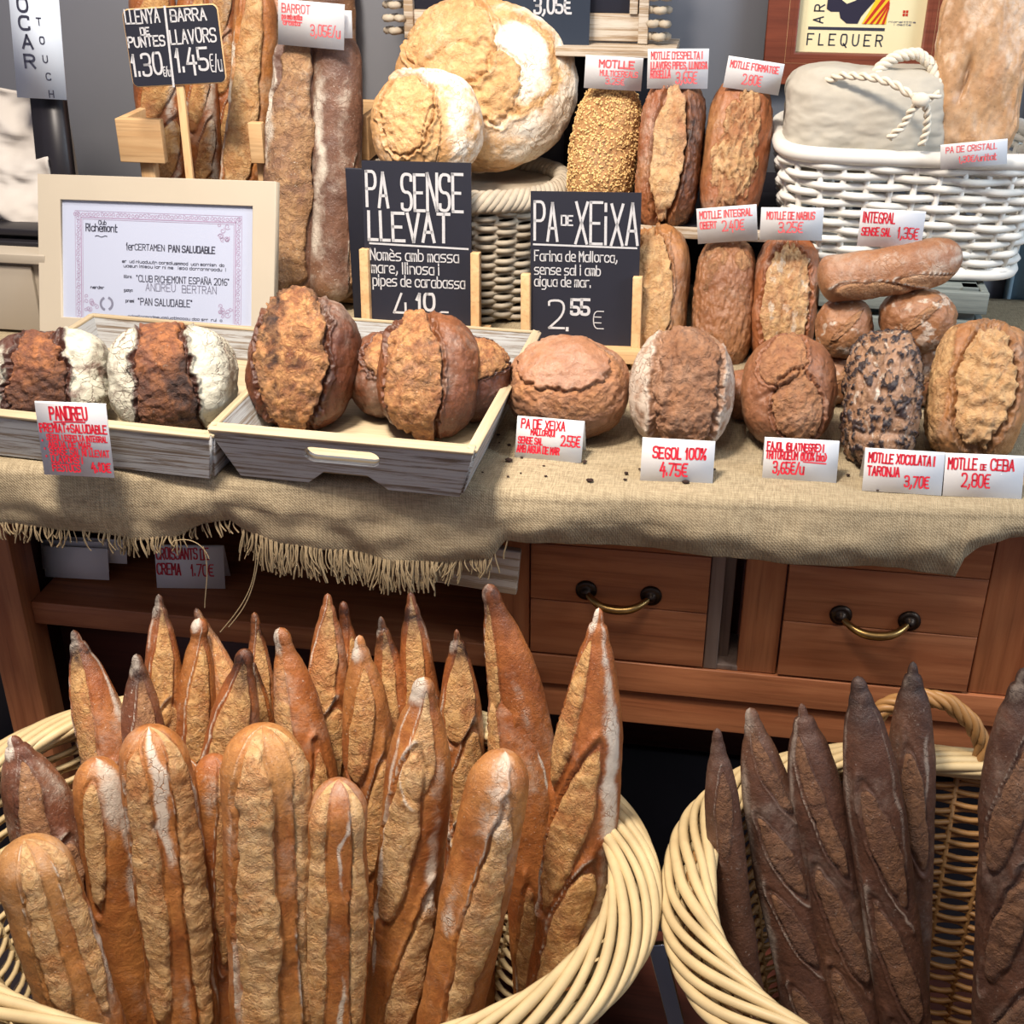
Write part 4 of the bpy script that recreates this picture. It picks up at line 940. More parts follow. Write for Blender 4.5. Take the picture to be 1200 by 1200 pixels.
place_loaf('tin_loaf', 'tin loaf with a burst top and blackened right side under the 3,65 shelf card', 'bread', (748, 100, 822, 266), 'tinbrown', 0, .052, f_esp, (3.6, 3, 3.4), 22, roll=2, seed=32, N=72, y=Y1, **TG)
def f_form(X, Z, F, U, S, s):
    n = fbm(U*6+s, 3); k = patch(X, Z, .03, .0, .72, .95, .0, .2, s); S['burst'] = np.maximum(0, sstep(0, .25, k)*(.5+.8*sstep(-.1, .3, n))); S['disp'] += .05*sstep(-.1, .35, n)*sstep(0, .3, k)
place_loaf('tin_loaf', 'orange-brown tin loaf with a crumbly golden topping beside the white basket', 'bread', (824, 98, 900, 262), 'tinbrown', 0, .05, f_form, (3.4, 3, 3.2), 22, roll=4, seed=33, N=64, y=Y1, **TG)
Y2 = 1.74
def f_t1(X, Z, F, U, S, s):
    split(S, patch(X, Z, -.1, 0, .6, .95, 0, .15, s), F, .08, .06, .1, char=.3); S['char'] += .5*sstep(.6, .9, X)
place_loaf('tin_loaf', 'golden tin loaf partly behind the 2,55 blackboard, below the shelf', 'bread', (728, 268, 806, 430), 'tin', 0, .05, f_t1, (3.4, 3, 3), 20, seed=34, N=64, y=Y2, **TG)
def f_t2(X, Z, F, U, S, s): S['disp'] += .03*fbm(U*8, 3); S['burst'] += .35*sstep(0, .4, noise(U*3+s))+.3*sstep(.2, .8, Z); S['char'] += .2*sstep(-.6, -.95, Z)
place_loaf('tin_loaf', 'plain even-topped tin loaf below the 2,40 card', 'bread', (812, 280, 883, 436), 'roll', 0, .05, f_t2, (3.4, 3, 3), 20, seed=35, N=64, y=Y2, **TG)
def f_t3(X, Z, F, U, S, s):
    m = split(S, patch(X, Z, .02, -.02, .72, .9, 0, .1, s), F, .06, .05, .09, char=.15); S['disp'] -= .06*gauss(X+.05+.1*noise(U*3), .08)*m; S['flour'] = .5*m*sstep(.1, .5, fbm(U*5, 3))
place_loaf('tin_loaf', 'tin loaf with a pale cracked oval top below the 3,25 card', 'bread', (881, 277, 957, 432), 'tinbrown', 0, .05, f_t3, (3.4, 3, 3), 20, seed=36, N=72, y=Y2, **TG)

# ------------------------------------------------------------------ big round loaves, long loaves, flat bread at the back
def f_big(X, Z, F, U, S, s):
    fr = sstep(-.05, .3, F)
    m1 = split(S, patch(X, Z, -.38, .42, .50, .62, .35, .16, s), F, .03, .05, .06, char=.12); m2 = split(S, patch(X, Z, -.1, -.12, .55, .45, -.2, .2, s+1), F, .02, .03, .05, char=.08)
    f3 = patch(X, Z, .28, .12, .5, .55, .2, .1, s+2); k = gauss(f3, .10)*fr*sstep(-.1, .3, X-.2*Z); S['burst'] = np.maximum(S['burst'], .8*k); S['disp'] -= .02*k
    b = np.maximum(m1, m2); S['flour'] = (1-b)*np.clip(.18+.5*sstep(-.1, .7, X)+.4*fbm(U*2, 2)+.5*sstep(.35, .7, f3+.2), 0, 1.0)*(1-.8*k)+.25*b*sstep(-.2, .4, fbm(U*4+1, 3))
    S['burst'] *= .8
place_loaf('round_loaf', 'huge round floured country loaf at the back on the grey wicker basket', 'bread', (464, 0, 675, 199), 'country', 0, .075, f_big, 2.15, 24, seed=41, N=96, y=1.94, lump=.035)
def f_small(X, Z, F, U, S, s):
    m1 = split(S, patch(X, Z, -.3, .1, .48, .72, -.1, .15, s), F, .04, .06, .08, char=.25); m2 = split(S, patch(X, Z, .12, -.35, .16, .5, -.1, .15, s+1), F, .02, .04, .08, char=.6)
    S['flour'] = np.clip((1-np.maximum(m1, m2))*(sstep(-.05, .3, X-.25+.4*sstep(.2, .8, Z))+.9*sstep(.5, .8, Z))*(.55+.3*fbm(U*3, 2)), 0, 1.)
place_loaf('round_loaf', 'smaller round floured loaf leaning on the huge country loaf', 'bread', (436, 84, 567, 212), 'country', 0, .055, f_small, 2.2, 24, seed=42, N=80, y=1.802)
# two long loaves standing behind the certificate
g2 = 'long loaves standing behind the certificate'
def stand(label, mat, top, bot, w, Yt, Yb, kind, slashes, flour, seed, **kw):
    T, B = at(*top, y=Yt), at(*bot, y=Yb); B.z = max(B.z, ZC+.012)
    return long_loaf('long_loaf', label, 'bread', mat, B, T, w/2*mpp((T+B)/2), kind, kw.pop('bow', 0), seed, slashes, flour, g2, **kw)
stand('thick golden-crusted long loaf standing left in the tall pair under the 3,05 card', 'barrot', (352, 40), (342, 385), 64, 1.90, 1.80, 'blunt', [(.5, .55, -.25, 0, 1.0, 1.2)], [(-1.2, .3, .8, .5, .98), (.1, .9, .25, .6, 1)], 51)
stand('thick dark long loaf with white flour dust standing right in the tall pair', 'barrot', (394, 36), (390, 390), 60, 1.90, 1.81, 'blunt', [(.3, .25, .9, 0, .3, .5)], [(-.75, .35, .75, .2, .98), (.3, .4, .4, .5, .95)], 52, bow=.004)
g2 = 'crusty baguettes in the pine rack'
stand('golden baguette at the left of the pine rack behind the price board', 'gold', (176, -30), (206, 330), 56, 1.99, 1.90, 'blunt', diag(.1, .95, 4, -.1, .6, .6, 1, 53), [(.5, .3, .5, .3, .7)], 53)
stand('floury baguette right of the wooden stick in the pine rack', 'gold', (226, -20), (250, 330), 42, 2.0, 1.92, 'blunt', diag(.1, .95, 4, -.1, .5, .5, 1, 54), [(.5, .5, .9, .3, .8)], 54)
stand('pale golden baguette leaning across in front of the floury ones', 'amber', (300, -20), (262, 330), 52, 1.95, 1.86, 'blunt', [(.6, .5, -.3, .1, .7, 1.2)], [(-1.1, .15, .8, .5, .95)], 55, bow=.012)
stand('red-brown floury baguette between the pale golden one and the tall pair', 'gold', (318, -10), (298, 330), 36, 1.99, 1.9, 'blunt', diag(.2, .9, 3, .2, .5, .5, 1, 56), [(.2, .5, .9, .2, .98)], 56, bow=.008)
g2 = None
stand('baguette behind the price board near the top of the picture', 'gold', (252, -40), (280, 300), 44, 2.025, 1.98, 'blunt', diag(.2, .95, 4, 0, .5, .6, 1, 57), [(.5, .4, .6, .6, .98)], 57)
stand('seedy dark baguette behind the 3,05 card', 'barrot', (366, -60), (366, 200), 100, 2.02, 1.99, 'blunt', [], [(0, .9, .4, .3, 1)], 58, flat=.35)
# flat bread standing in the white basket
def f_flat(X, Z, F, U, S, s):
    S['disp'] += .08*fbm(U*1.6+s, 3)-.10*gauss(patch(X, Z, -.3, -.12, .1, .3, -.4, .1, s)-.6, .5)*sstep(0, .3, F); S['flour'] = .5*sstep(-.05, .5, fbm(U*2+5, 3)+.3*Z); S['burst'] += .5*sstep(.2, .5, noise(U*2+s)); S['char'] += .35*gauss(patch(X, Z, -.3, -.12, .08, .28, -.4, .1, s)-.6, .5)
place_loaf('flat_bread', 'tall pale flat bread standing in the white wicker basket', 'bread', (1098, -28, 1198, 184), 'flat', 0, .026, f_flat, (5, 2.5, 4.5), 10, seed=61, N=72, y=1.80, lump=.03)
# ------------------------------------------------------------------ boards, cards and the certificate
def fit(mb, s, x, y, h, Wt, w, Mx, lift=.0006, seed=1, jit=.035, slant=0.):
    """one line of writing fitted to the width Wt"""
    nat = text_width(s, h)
    for P in strokes_text(s, 0, 0, h, jit=jit, seed=seed, slant=slant):
        ribbon(mb, [(x+p[0]*Wt/nat, y+p[1]) for p in P], w, Mx, lift)
def writing(name, parent, Mx, lines, mat, w, rules=(), seed=1, jit=.035, lift=.0006):
    mb = MB()
    for k, (s, x, y, h, Wt, *o) in enumerate(lines): fit(mb, s, x, y, h, Wt, o[0] if o else w, Mx, lift, seed*31+k, jit)
    for P, lw in rules: ribbon(mb, P, lw, Mx, lift)
    return mb.build(name, mat, parent, smooth=False)

def chalk_sign(label, tl, tr, Yt, lines, rules, hpx, posts, lean=7):
    T, R = at(*tl, y=Yt), at(*tr, y=Yt); s = (R-T).length/(tr[0]-tl[0])
    ux = (R-T).normalized(); up = Vector((0, sin(radians(lean)), cos(radians(lean)))); w = (R-T).length; h = hpx*s
    o = T-up*h; o.z = max(o.z, ZC+.004); h = (T.z-o.z)/up.z; o = T-up*h
    t = empty('chalkboard_sign', o+ux*w/2); tag(t, label, 'sign', 'blackboard signs in wooden holders')
    Mx = frame(o-t.location, ux, up)
    me = shape_mesh('board', [[(0, 0), (w, 0), (w, h), (0, h)]], .004); b = link('board', me, M['chalkboard'], t); b.matrix_local = Mx
    q = lambda px, py: ((px-tl[0])*s, h-(py-tl[1])*s*1.01)
    L = [(st, *q(x0, yb), (yb-yt)*s, (x1-x0)*s, lw*s*(.72 if lw < 2.1 else .88)) for (st, x0, x1, yt, yb, lw) in lines]
    Rr = [([q(*p) for p in P], lw*s) for P, lw in rules]
    I = frame((0, 0, 0), (1, 0, 0), (0, 1, 0))
    writing('writing', b, I, L, M['chalk'], .001, Rr, seed=3, jit=.02, lift=.0026)
    for px in posts:
        x = (px-tl[0])*s; mb = MB().box((x, h*.24, .006), (.0125, h*.5+.01, .016)); p = mb.build('holder_post', M['pine'], t, smooth=False, bevel=.001); p.matrix_local = Mx
    mb = MB().box((w/2, .009, .006), (w+.05, .018, .05)); p = mb.build('holder_base', M['pineh'], t, smooth=False, bevel=.001); p.matrix_local = Mx
    return t
chalk_sign('tall blackboard with the 4,10 price standing behind the handled tray', (427, 188), (555, 191), 1.735,
    [('PA', 432, 457, 200, 239, 3.8), ('SENSE', 474, 545, 201, 242, 3.8), ('LLEVAT', 433, 529, 245, 277, 4.0), ('Nomès amb massa', 434, 540, 287, 300, 2), ('mare, llinosa i', 435, 517, 302, 315, 2), ('pipes de carabassa', 436, 547, 317, 330, 2),
     ('4', 461, 480, 338, 372, 3), ('10', 489, 510, 338, 357, 3.8), ('€', 514, 526, 358, 383, 2.4), ('.', 483, 484, 366, 378, 3)], [([(434, 281), (551, 284)], 2.2)], 228, (428, 561))
chalk_sign('blackboard with the 2,55 price standing behind the flat round loaf', (627, 224), (757, 226), 1.69,
    [('PA', 632, 659, 236, 280, 3.6), ('DE', 664, 677, 251, 262, 2.2), ('XEiXA', 681, 754, 236, 283, 3.6), ('Farina de Mallorca,', 632, 731, 292, 304, 1.9), ('sense sal i amb', 632, 711, 308, 320, 1.9), ('aigua de mar.', 632, 700, 322, 334, 1.9),
     ('2', 650, 668, 350, 384, 3), ('.', 672, 673, 374, 386, 4), ('55', 677, 698, 349, 367, 4.0), ('€', 704, 716, 362, 383, 1.6)], [([(631, 285), (753, 287)], 2.2)], 205, (622, 756))

def price_card(label, tl, tr, bl, br, lines, ink='redink', rules=(), y=None, z=None, group=None, lw=1.7, back=True, tilt=20, blank=False, seed=1):
    B, R = (at(*bl, y=y), at(*br, y=y)) if y is not None else (at(*bl, z=z), at(*br, z=z))
    if y is None: R.z = B.z
    ux = (R-B).normalized(); w = (R-B).length; s = w/sqrt((br[0]-bl[0])**2+(br[1]-bl[1])**2)
    a = radians(tilt); hz = Vector((-ux.y, ux.x, 0)).normalized()
    up0 = ux.cross(Vector((hz.x, hz.y, 0))).cross(ux)*0+Vector((0, 0, 1)); up0 = (up0-ux*up0.dot(ux)).normalized()
    up = (up0*cos(a)+hz*sin(a)).normalized()
    hp = sqrt((tl[0]-bl[0])**2+(tl[1]-bl[1])**2); h = hp*s*1.02
    t = .0009; nrm = ux.cross(up)
    C = (B+R)/2
    Mx = frame(B-C, ux, up)
    mb = MB(); n = 8
    # folded sheet: front panel, rounded fold, back panel - profile in (up, -normal)
    prof = [(0, 0), (h-.003, 0)]; r = .003; ang = pi-2*a if back else .9
    for k in range(1, n+1):
        th = ang*k/n; prof.append((h-.003+r*sin(th), -r*(1-cos(th))))
    if back:
        e = prof[-1]; dx, dz = cos(ang), sin(ang); Lb = h-.004
        prof.append((e[0]+dx*Lb, e[1]-dz*Lb))
    V = []
    for u, d in prof: V += [Mx @ Vector((0, u, d)), Mx @ Vector((w, u, d))]
    mb.add(V, [(2*i, 2*i+1, 2*i+3, 2*i+2) for i in range(len(prof)-1)])
    o = mb.build('price_card', M['card'], None, smooth=False, loc=C); md = o.modifiers.new('t', 'SOLIDIFY'); md.thickness = t; md.offset = -1
    tag(o, label, 'price card', group)
    exx = Vector((tr[0]-tl[0], tr[1]-tl[1])); 
    if lines:
        L = [(st, w*x0, h*(1-yb), h*hh, w*(x1-x0), k[0]*s if k else lw*s) for (st, x0, x1, yb, hh, *k) in lines]
        Rr = [([(w*p[0], h*(1-p[1])) for p in P], q*s) for P, q in rules]
        writing('handwriting', o, Mx, L, M[ink], lw*s, Rr, seed=seed, lift=.0005)
    return o
CG = 'white folded price cards'
price_card('squarish white card with a long red ingredient list and price 4,10', (51, 474), (133, 478), (52, 556), (134, 560),
    [('PANDREU', .20, .72, .235, .165, 2.2), ('PREMIAT+SALUDABLE', .03, .97, .405, .105, 1.7), ('·', .04, .05, .44, .07), ('SEGOL i ESPELTA INTEGRAL', .11, .96, .52, .075, 1.3), ('·', .04, .05, .56, .07), ('AIGUA DE MAR.', .12, .74, .62, .08, 1.5), ('·', .06, .07, .67, .07), ('SENSE SAL NI LLEVAT', .13, .97, .72, .085, 1.4),
     ('·', .07, .08, .77, .07), ('LLAVORS i', .14, .58, .82, .08, 1.6), ('FESTUCS', .14, .53, .94, .09, 1.6), ('4.10€', .70, .96, .92, .115, 2)], rules=[([(.24, .275), (.5, .262), (.68, .262)], 1.6)], y=1.188, group=CG, back=False, tilt=8)
price_card('white card reading 2,55 in red in front of the flat round loaf', (611, 489), (690, 496), (603, 536), (681, 543),
    [('PA DE XEIXA', .07, .72, .27, .21), ('MALLORQUI', .22, .58, .42, .12, 1.4), ('SENSE SAL', .04, .40, .64, .15, 1.5), ('2.55€', .68, .96, .62, .24), ('AMB AIGUA DE MAR', .03, .66, .85, .16, 1.6)], z=ZC, group=CG, seed=2)
price_card('white card reading 4,75 in large red writing', (754, 513), (839, 517), (750, 563), (835, 568), [('SEGOL', .16, .54, .45, .25, 2.2), ('100%', .61, .88, .44, .25, 2.2), ('4.75€', .27, .64, .84, .28, 2.2)], z=ZC, group=CG, seed=3)
price_card('white card reading 3,65 in red before the smooth round loaf', (896, 512), (982, 515), (893, 561), (980, 566), [('FAJOL (BLATNEGRE) i', .04, .80, .28, .17, 1.7), ('TRITORDEUM (100% bio)', .03, .84, .50, .18, 1.7), ('3,65€/u', .14, .55, .84, .27, 2)], rules=[([(.54, .54), (.84, .56)], 1.4)], z=ZC, group=CG, seed=4)
price_card('white card reading 3,70 in red before the chocolate chip loaf', (1015, 524), (1106, 530), (1010, 575), (1103, 581), [('MOTLLE XOCOLATA i', .05, .88, .32, .21, 2), ('TARONJA', .05, .45, .62, .20, 2), ('3,70€', .53, .83, .84, .25, 2)], z=ZC, group=CG, seed=5)
price_card('white card reading 2,80 in red before the onion loaf', (1106, 530), (1199, 535), (1104.5, 581), (1197, 585), [('MOTLLE', .04, .40, .36, .25, 2), ('DE', .45, .52, .36, .13, 1.4), ('CEBA', .58, .87, .36, .25, 2), ('2,80€', .23, .58, .76, .30, 2)], z=ZC, group=CG, seed=6)
price_card('white card reading 1,35 standing on the long floury loaf', (1009, 244), (1083, 248), (1004, 288), (1079, 292), [('INTEGRAL', .05, .54, .36, .26, 1.6), ('SENSE SAL', .05, .50, .70, .20, 1.5), ('1,35€', .62, .93, .74, .28, 1.4)], y=1.572, group=CG, seed=7, tilt=6, back=False)
price_card('white card reading 2,40 above the plain tin loaf', (819, 245), (888, 242), (818, 286), (888, 281), [('MOTLLE INTEGRAL', .05, .92, .30, .19, 1.4), ('OBERT', .05, .32, .58, .18, 1.4), ('2.40€', .42, .78, .68, .27, 1.4)], ink='paleink', y=1.725, group=CG, seed=8, tilt=8, back=False)
price_card('white card reading 3,25 above the pale cracked tin loaf', (890, 243), (963, 243), (890, 281), (963, 282), [('MOTLLE DE NABIUS', .10, .86, .36, .21, 1.4), ('3.25€', .30, .68, .76, .30, 1.5)], ink='paleink', y=1.69, group=CG, seed=9, tilt=8, back=False)
price_card('white card with faded red lines above the sesame loaf', (689, 67), (753, 70), (684, 103), (751, 107), [('MOTLLE', .25, .85, .34, .20, 1.9), ('MULTICEREALS', .27, .92, .60, .16, 1), ('3.25€', .38, .70, .84, .18, .9)], ink='paleink', y=1.845, group=CG, seed=10, tilt=6, back=False)
price_card('white card reading 3,65 above the tin loaf with a burst top', (760, 60), (831, 60), (758, 104), (829, 104), [("MOTLLE D'ESPELTA i", .06, .90, .26, .17, 1.3), ('LLAVORS PIPES, LLINOSA', .06, .98, .50, .16, 1.5), ('ROSELLA', .06, .38, .72, .17, 1.6), ('3,65€', .48, .82, .86, .28, 1.5)], ink='paleink', y=1.825, group=CG, seed=11, tilt=6, back=False)
price_card('tilted white card reading 2,80 beside the brown frame', (851, 67), (917, 76), (847, 102), (912, 112), [('MOTLLE FORMATGE', .06, .92, .34, .20, 1.3), ('2.80€', .32, .66, .80, .30, 1.3)], ink='paleink', y=1.825, group=CG, seed=12, tilt=6, back=False)
price_card('white card with faded pink writing hooked on the white basket rim', (1099, 169), (1176, 161), (1102, 199), (1180, 192), [('PA DE CRISTALL', .08, .84, .36, .22, 1), ('1,30€/unitat', .28, .84, .78, .24, 1.1)], ink='paleink', y=1.698, group=CG, seed=13, tilt=4, back=False)
price_card('white card reading 3,05 on the pair of long loaves', (328, 4), (405, 10), (326, 52), (403, 59), [('BARROT', .06, .48, .28, .18, 1.2), ('pa amb molta', .06, .36, .42, .10, 1.3), ('crosta', .08, .33, .55, .10, 1.3), ('3,05€/u', .50, .94, .74, .24, 1.3)], ink='paleink', rules=[([(.06, .46), (.36, .48)], 1.2)], y=1.845, group=CG, seed=14, tilt=4, back=False)
price_card('blank back of a white card behind the 3,05 card', (340, 14), (412, 17), (340, 43), (413, 45), [], y=1.862, group=CG, tilt=4, back=False)
zs = z_shelf1+.001
price_card('white card reading 1,70 in red on the dark shelf under the cloth', (184, 638), (257, 639), (184, 689), (264, 690), [('CROISSANTS DE', .02, .78, .32, .25, 1.7), ('CREMA', .02, .36, .68, .25, 1.8), ('1.70€', .52, .84, .70, .26, 1.6)], z=zs, group=CG, seed=15, tilt=14)
for k, (lb, x0, y0, x1, y1, x2, y2) in enumerate((('front blank card of the pile on the shelf at the left', 50, 641, 53, 676, 128, 680), ('second blank card of the pile on the shelf at the left', 51, 634, 50, 667, 128, 670), ('rear blank card of the pile, sticking out to the right', 64, 630, 70, 656, 149, 661))):
    price_card(lb, (x0, y0), (x2-1, y0+2), (x1, y1), (x2, y2), [], y=at(50, 676, z=zs).y+.012*k, group='blank cards piled on the shelf', tilt=16, back=False)
# blackboard on a stick
T, R = at(146, 12, y=1.80), at(256, 5, y=1.80); Bt = at(155, 90, y=1.79)
ux = (R-T).normalized(); up = (T-Bt).normalized(); up = (up-ux*up.dot(ux)*.35).normalized(); s = (R-T).length/110
w, h = (R-T).length, 80*s; o0 = T-up*h
t = empty('stick_sign', at(216, 208, y=1.80)); tag(t, 'small blackboard on a wooden stick with two chalk prices 1,30 and 1,45', 'sign')
Mx = frame(o0-t.location, ux, up)
b = link('board', shape_mesh('board', [rrect(0, 0, w, h, .008)], .004), M['chalkboard'], t); b.matrix_local = Mx
mb = MB(); mb.tube([(x, y, .0) for x, y in rrect(0, 0, w, h, .008)], .0017, 6, closed=True); mb.build('edge', M['pine'], b)
q = lambda px, py: ((px-147-9*(py-12)/78)*s, h-(py-12+7*(px-146)/110)*s)
L = [(st, *q(x0, yb), (yb-yt)*s, (x1-x0)*s, lw*s) for st, x0, x1, yt, yb, lw in (('LLENYA', 151, 191, 12, 26, 1.7), ('DE', 168, 178, 30, 37, 1.6), ('PUNTES', 153, 196, 40, 50, 1.8), ('1.30', 157, 192, 58, 80, 2.6), ('€/u', 193, 201, 70, 80, 1.2), ('BARRA', 204, 245, 11, 23, 1.8), ('LLAVORS', 203, 256, 32, 46, 1.8), ('1.45', 209, 246, 51, 74, 2.7), ('€/u', 249, 262, 56, 74, 1.3))]
writing('writing', b, frame((0, 0, 0), (1, 0, 0), (0, 1, 0)), L, M['chalk'], .001, [([q(197, 8), q(204, 90)], 2.6*s)], seed=8, lift=.0026)
p0, p1 = at(210, 88, y=1.795), at(226, 240, y=1.77); d = p1-p0
kq = (p0.z-ZC-.003)/-d.z; MB().box(p0-t.location+d*kq/2, (.011, .007, d.length*kq), Vector((0, 0, -1)).rotation_difference(d.normalized()).to_matrix()).build('stick', M['pine'], t, smooth=False, bevel=.001)
# blank dark board behind the first sign
T, R = at(404, 196, y=1.752), at(470, 196, y=1.752); w = (R-T).length; hh = T.z-ZC-.004
o = boxobj('dark_board', (0, 0, 0), (w, .004, hh), M['chalkboard'], loc=(T.x, 1.752, ZC+.003)); tag(o, 'plain dark board standing behind the 4,10 blackboard', 'board')

# ------------------------------------------------------------------ framed certificate
T, R = at(48, 205, y=1.68), at(325, 214, y=1.685); w = (R-T).length; ux = (R-T).normalized(); s = w/277
B_ = Vector((T.x, 1.605, ZC+.006)); up = (T-B_); up.x = 0; up = (up-ux*up.dot(ux)).normalized(); h = (T.z-ZC-.006)/up.z; o0 = T-up*h
t = empty('certificate_frame', o0+ux*w/2); tag(t, 'cream framed award certificate with lilac border leaning behind the trays', 'picture frame')
Mx = frame(o0-t.location, ux, up); fx0, fx1, fy0, fy1 = 26*s, w-25*s, 26*s, h-26*s
fr = link('frame', shape_mesh('frame', [[(0, 0), (w, 0), (w, h), (0, h)], [(fx0, fy0), (fx1, fy0), (fx1, fy1), (fx0, fy1)]], .016, .0008), M['mount'], t); fr.matrix_local = Mx
MB().box((w/2, h/2, -.006), (w-.01, h-.01, .003)).build('backing', M['mount'], fr, smooth=False)
pw, ph = fx1-fx0, fy1-fy0
pp = link('certificate', shape_mesh('certificate', [[(0, 0), (pw, 0), (pw, ph), (0, ph)]], .0008), M['paper'], t); pp.matrix_local = Mx @ Matrix.Translation((fx0, fy0, .003))
I = frame((0, 0, 0), (1, 0, 0), (0, 1, 0)); mb = MB(); X0, X1, Y0_, Y1_ = 16*s, pw-14*s, 2*s, ph-12*s
for d_, lw in ((0, .5), (7, 1.2), (9, .5)):
    e = d_*s; ribbon(mb, [(X0+e, Y0_), (X0+e, Y1_-e), (X1-e, Y1_-e), (X1-e, Y0_)], lw*s, I, .0007)
rr = random.Random(2)
def scroll(x, y, r):
    a0 = rr.uniform(0, 6); ribbon(mb, [(x+r*(.3+.7*k/9)*cos(a0+k*.75), y+r*(.3+.7*k/9)*sin(a0+k*.75)) for k in range(10)], .7*s, I, .0007)
k = X0
while k < X1: scroll(k, Y1_-3.5*s, 2.6*s); k += 4.6*s
k = Y0_
while k < Y1_: scroll(X0+3.5*s, k, 2.6*s); scroll(X1-3.5*s, k, 2.6*s); k += 4.6*s
for cx, cy in ((X1-20*s, Y1_-18*s), (X0+18*s, Y0_+16*s), (X1-18*s, Y0_+14*s)):
    for k in range(9): scroll(cx+rr.uniform(-7, 7)*s, cy+rr.uniform(-8, 8)*s, rr.uniform(2, 4)*s)
mb.build('printed_border', M['lilac'], pp, smooth=False)
P_ = lambda px, py: ((px-74)*s, ph-(py-(231+.036*(px-74)))*s)
def cl(lst): return [(st, *P_(x0, yb), hh*s, (x1-x0)*s, lw*s) for st, x0, x1, yb, hh, lw in lst]
rc = random.Random(4)
def small(x0, x1): # a line of tiny illegible print
    return ''.join(rc.choice('aeiounmrslctd') if rc.random() > .17 else ' ' for _ in range(int((x1-x0)/2.6)))
W_c = lambda nm, lst, mat='ink', rules=(): writing(nm, pp, I, cl(lst), M[mat], .0005, rules, jit=.01, lift=.0009)
W_c('title', [('1er', 151, 160, 287, 8, .9), ('CERTAMEN', 161, 196, 287, 6.5, .8), ('PAN SALUDABLE', 201, 255, 289, 7, 1.2)])
W_c('award_line', [('"CLUB RICHEMONT ESPAÑA 2016"', 163, 272, 322, 7, .8)]); W_c('prize_line', [('"PAN SALUDABLE"', 165, 229, 348, 7.5, .9)])
W_c('logo', [('Richemont', 103, 140, 266, 8, 1.1), ('Club', 118, 127, 259, 4.5, .7)], rules=[([(P_(114, 270)[0]+2*s*k, P_(114, 272)[1]+.8*s*sin(k*1.3)) for k in range(8)], .8*s)])
W_c('small_print', [(small(146, 266), 146, 266, 301, 3.2, .55), (small(146, 268), 146, 268, 306, 3.2, .55)])
for a_ in (('llibre', 148, 157, 318, 3.2, .5), ('guanya', 148, 158, 333, 3.2, .5), ('premi', 150, 160, 345, 3.2, .6), (small(151, 264), 151, 264, 362, 3, .5), (small(108, 124), 108, 124, 330, 3, .6), (small(142, 157), 142, 157, 369, 3, .5), (small(170, 199), 170, 199, 371, 3, .5), (small(212, 263), 212, 263, 374, 3, .5)): W_c('small_print', [a_])
sig = [[(144+k*1.3, 384-3*sin(k*.9)-k*.5) for k in range(10)], [(180+k*1.6, 382-3.4*sin(k*1.4)-k*.35) for k in range(14)], [(222, 374), (221, 388)], [(215+k*1.6, 384-1.6*sin(k)) for k in range(6)], [(243, 373), (243, 388)], [(238+k*1.7, 383-2*sin(k*1.1)) for k in range(10)]]
wreath = [[(127+7*cos(a), 347+7*sin(a)) for a in np.linspace(-1.1+d, 1.0+d, 12)] for d in (0, pi)]
W_c('handwritten_name', [('ANDREU', 174, 209, 332, 8, .8), ('BERTRAN', 217, 257, 334, 8, .8)], 'greyink')
for ks in ((0,), (1,), (2, 3), (4, 5)): W_c('signature', [], 'greyink', [([P_(*p) for p in sig[k]], .8*s) for k in ks])
W_c('wreath', [], 'greyink', [([P_(*p) for p in q_], 2.6*s) for q_ in wreath])
# ------------------------------------------------------------------ display rack of the tin loaves
x0, x1 = at(655, 200, y=1.98).x, at(912, 300, y=1.98).x; zsf = at(790, 264, y=1.775).z-.004
rk = empty('display_rack', ((x0+x1)/2, 1.95, ZC)); tag(rk, 'dark display rack with a wooden shelf edge holding tin loaves', 'shelf')
rb = lambda n, lo, hi, m, bev=.001: boxobj(n, tuple(a-b for a, b in zip(lo, rk.location)), tuple(a-b for a, b in zip(hi, rk.location)), M[m], rk, bev)
xm = at(760, 150, y=1.98).x; ztop = at(740, 66, y=1.93).z
rb('shelf', (x0+.01, 1.78, zsf-.012), (x1, 2.0, zsf), 'rackdark'); rb('shelf_edge', (x0+.01, 1.766, zsf-.012), (x1, 1.779, zsf+.002), 'rackwood')
rb('back_panel', (x0, 2.035, ZC+.002), (x1, 2.045, zsf+.02), 'rackdark', 0); rb('back_panel', (x0, 2.035, zsf+.02), (xm, 2.045, ztop), 'rackdark', 0)
rb('side_panel', (x0, 1.80, ZC+.002), (x0+.01, 2.0, zsf), 'rackdark'); rb('side_panel', (x1-.004, 1.80, ZC+.002), (x1+.006, 2.0, zsf), 'rackdark')
xt1 = at(792, 64, y=1.93).x
rb('top_board', (x0, 1.915, ztop), (xt1, 2.04, ztop+.011), 'rackwood')
# whitewashed crate on the top board
cx0, cx1 = at(457, 30, y=1.99).x, at(783, 30, y=1.98).x; cz = ztop+.012
ct = empty('wicker_crate', ((cx0+cx1)/2, 2.0, cz)); tag(ct, 'whitewashed wooden crate with wicker sides behind the huge round loaf', 'crate')
kb = lambda n, lo, hi, m: boxobj(n, tuple(a-b for a, b in zip(lo, ct.location)), tuple(a-b for a, b in zip(hi, ct.location)), M[m], ct, .001)
for xx in (cx0+.028, cx1-.042): kb('corner_post', (xx, 1.965, cz), (xx+.014, 1.98, cz+.16), 'rackwood')
kb('front_slat', (cx0+.04, 1.972, cz+.002), (cx1-.042, 1.98, cz+.040), 'rackwood'); kb('panel', (cx0+.04, 1.976, cz+.04), (cx1-.042, 1.984, cz+.16), 'chalkboard'); kb('frame_strip', (cx1-.056, 1.968, cz+.04), (cx1-.044, 1.976, cz+.16), 'rackwood')
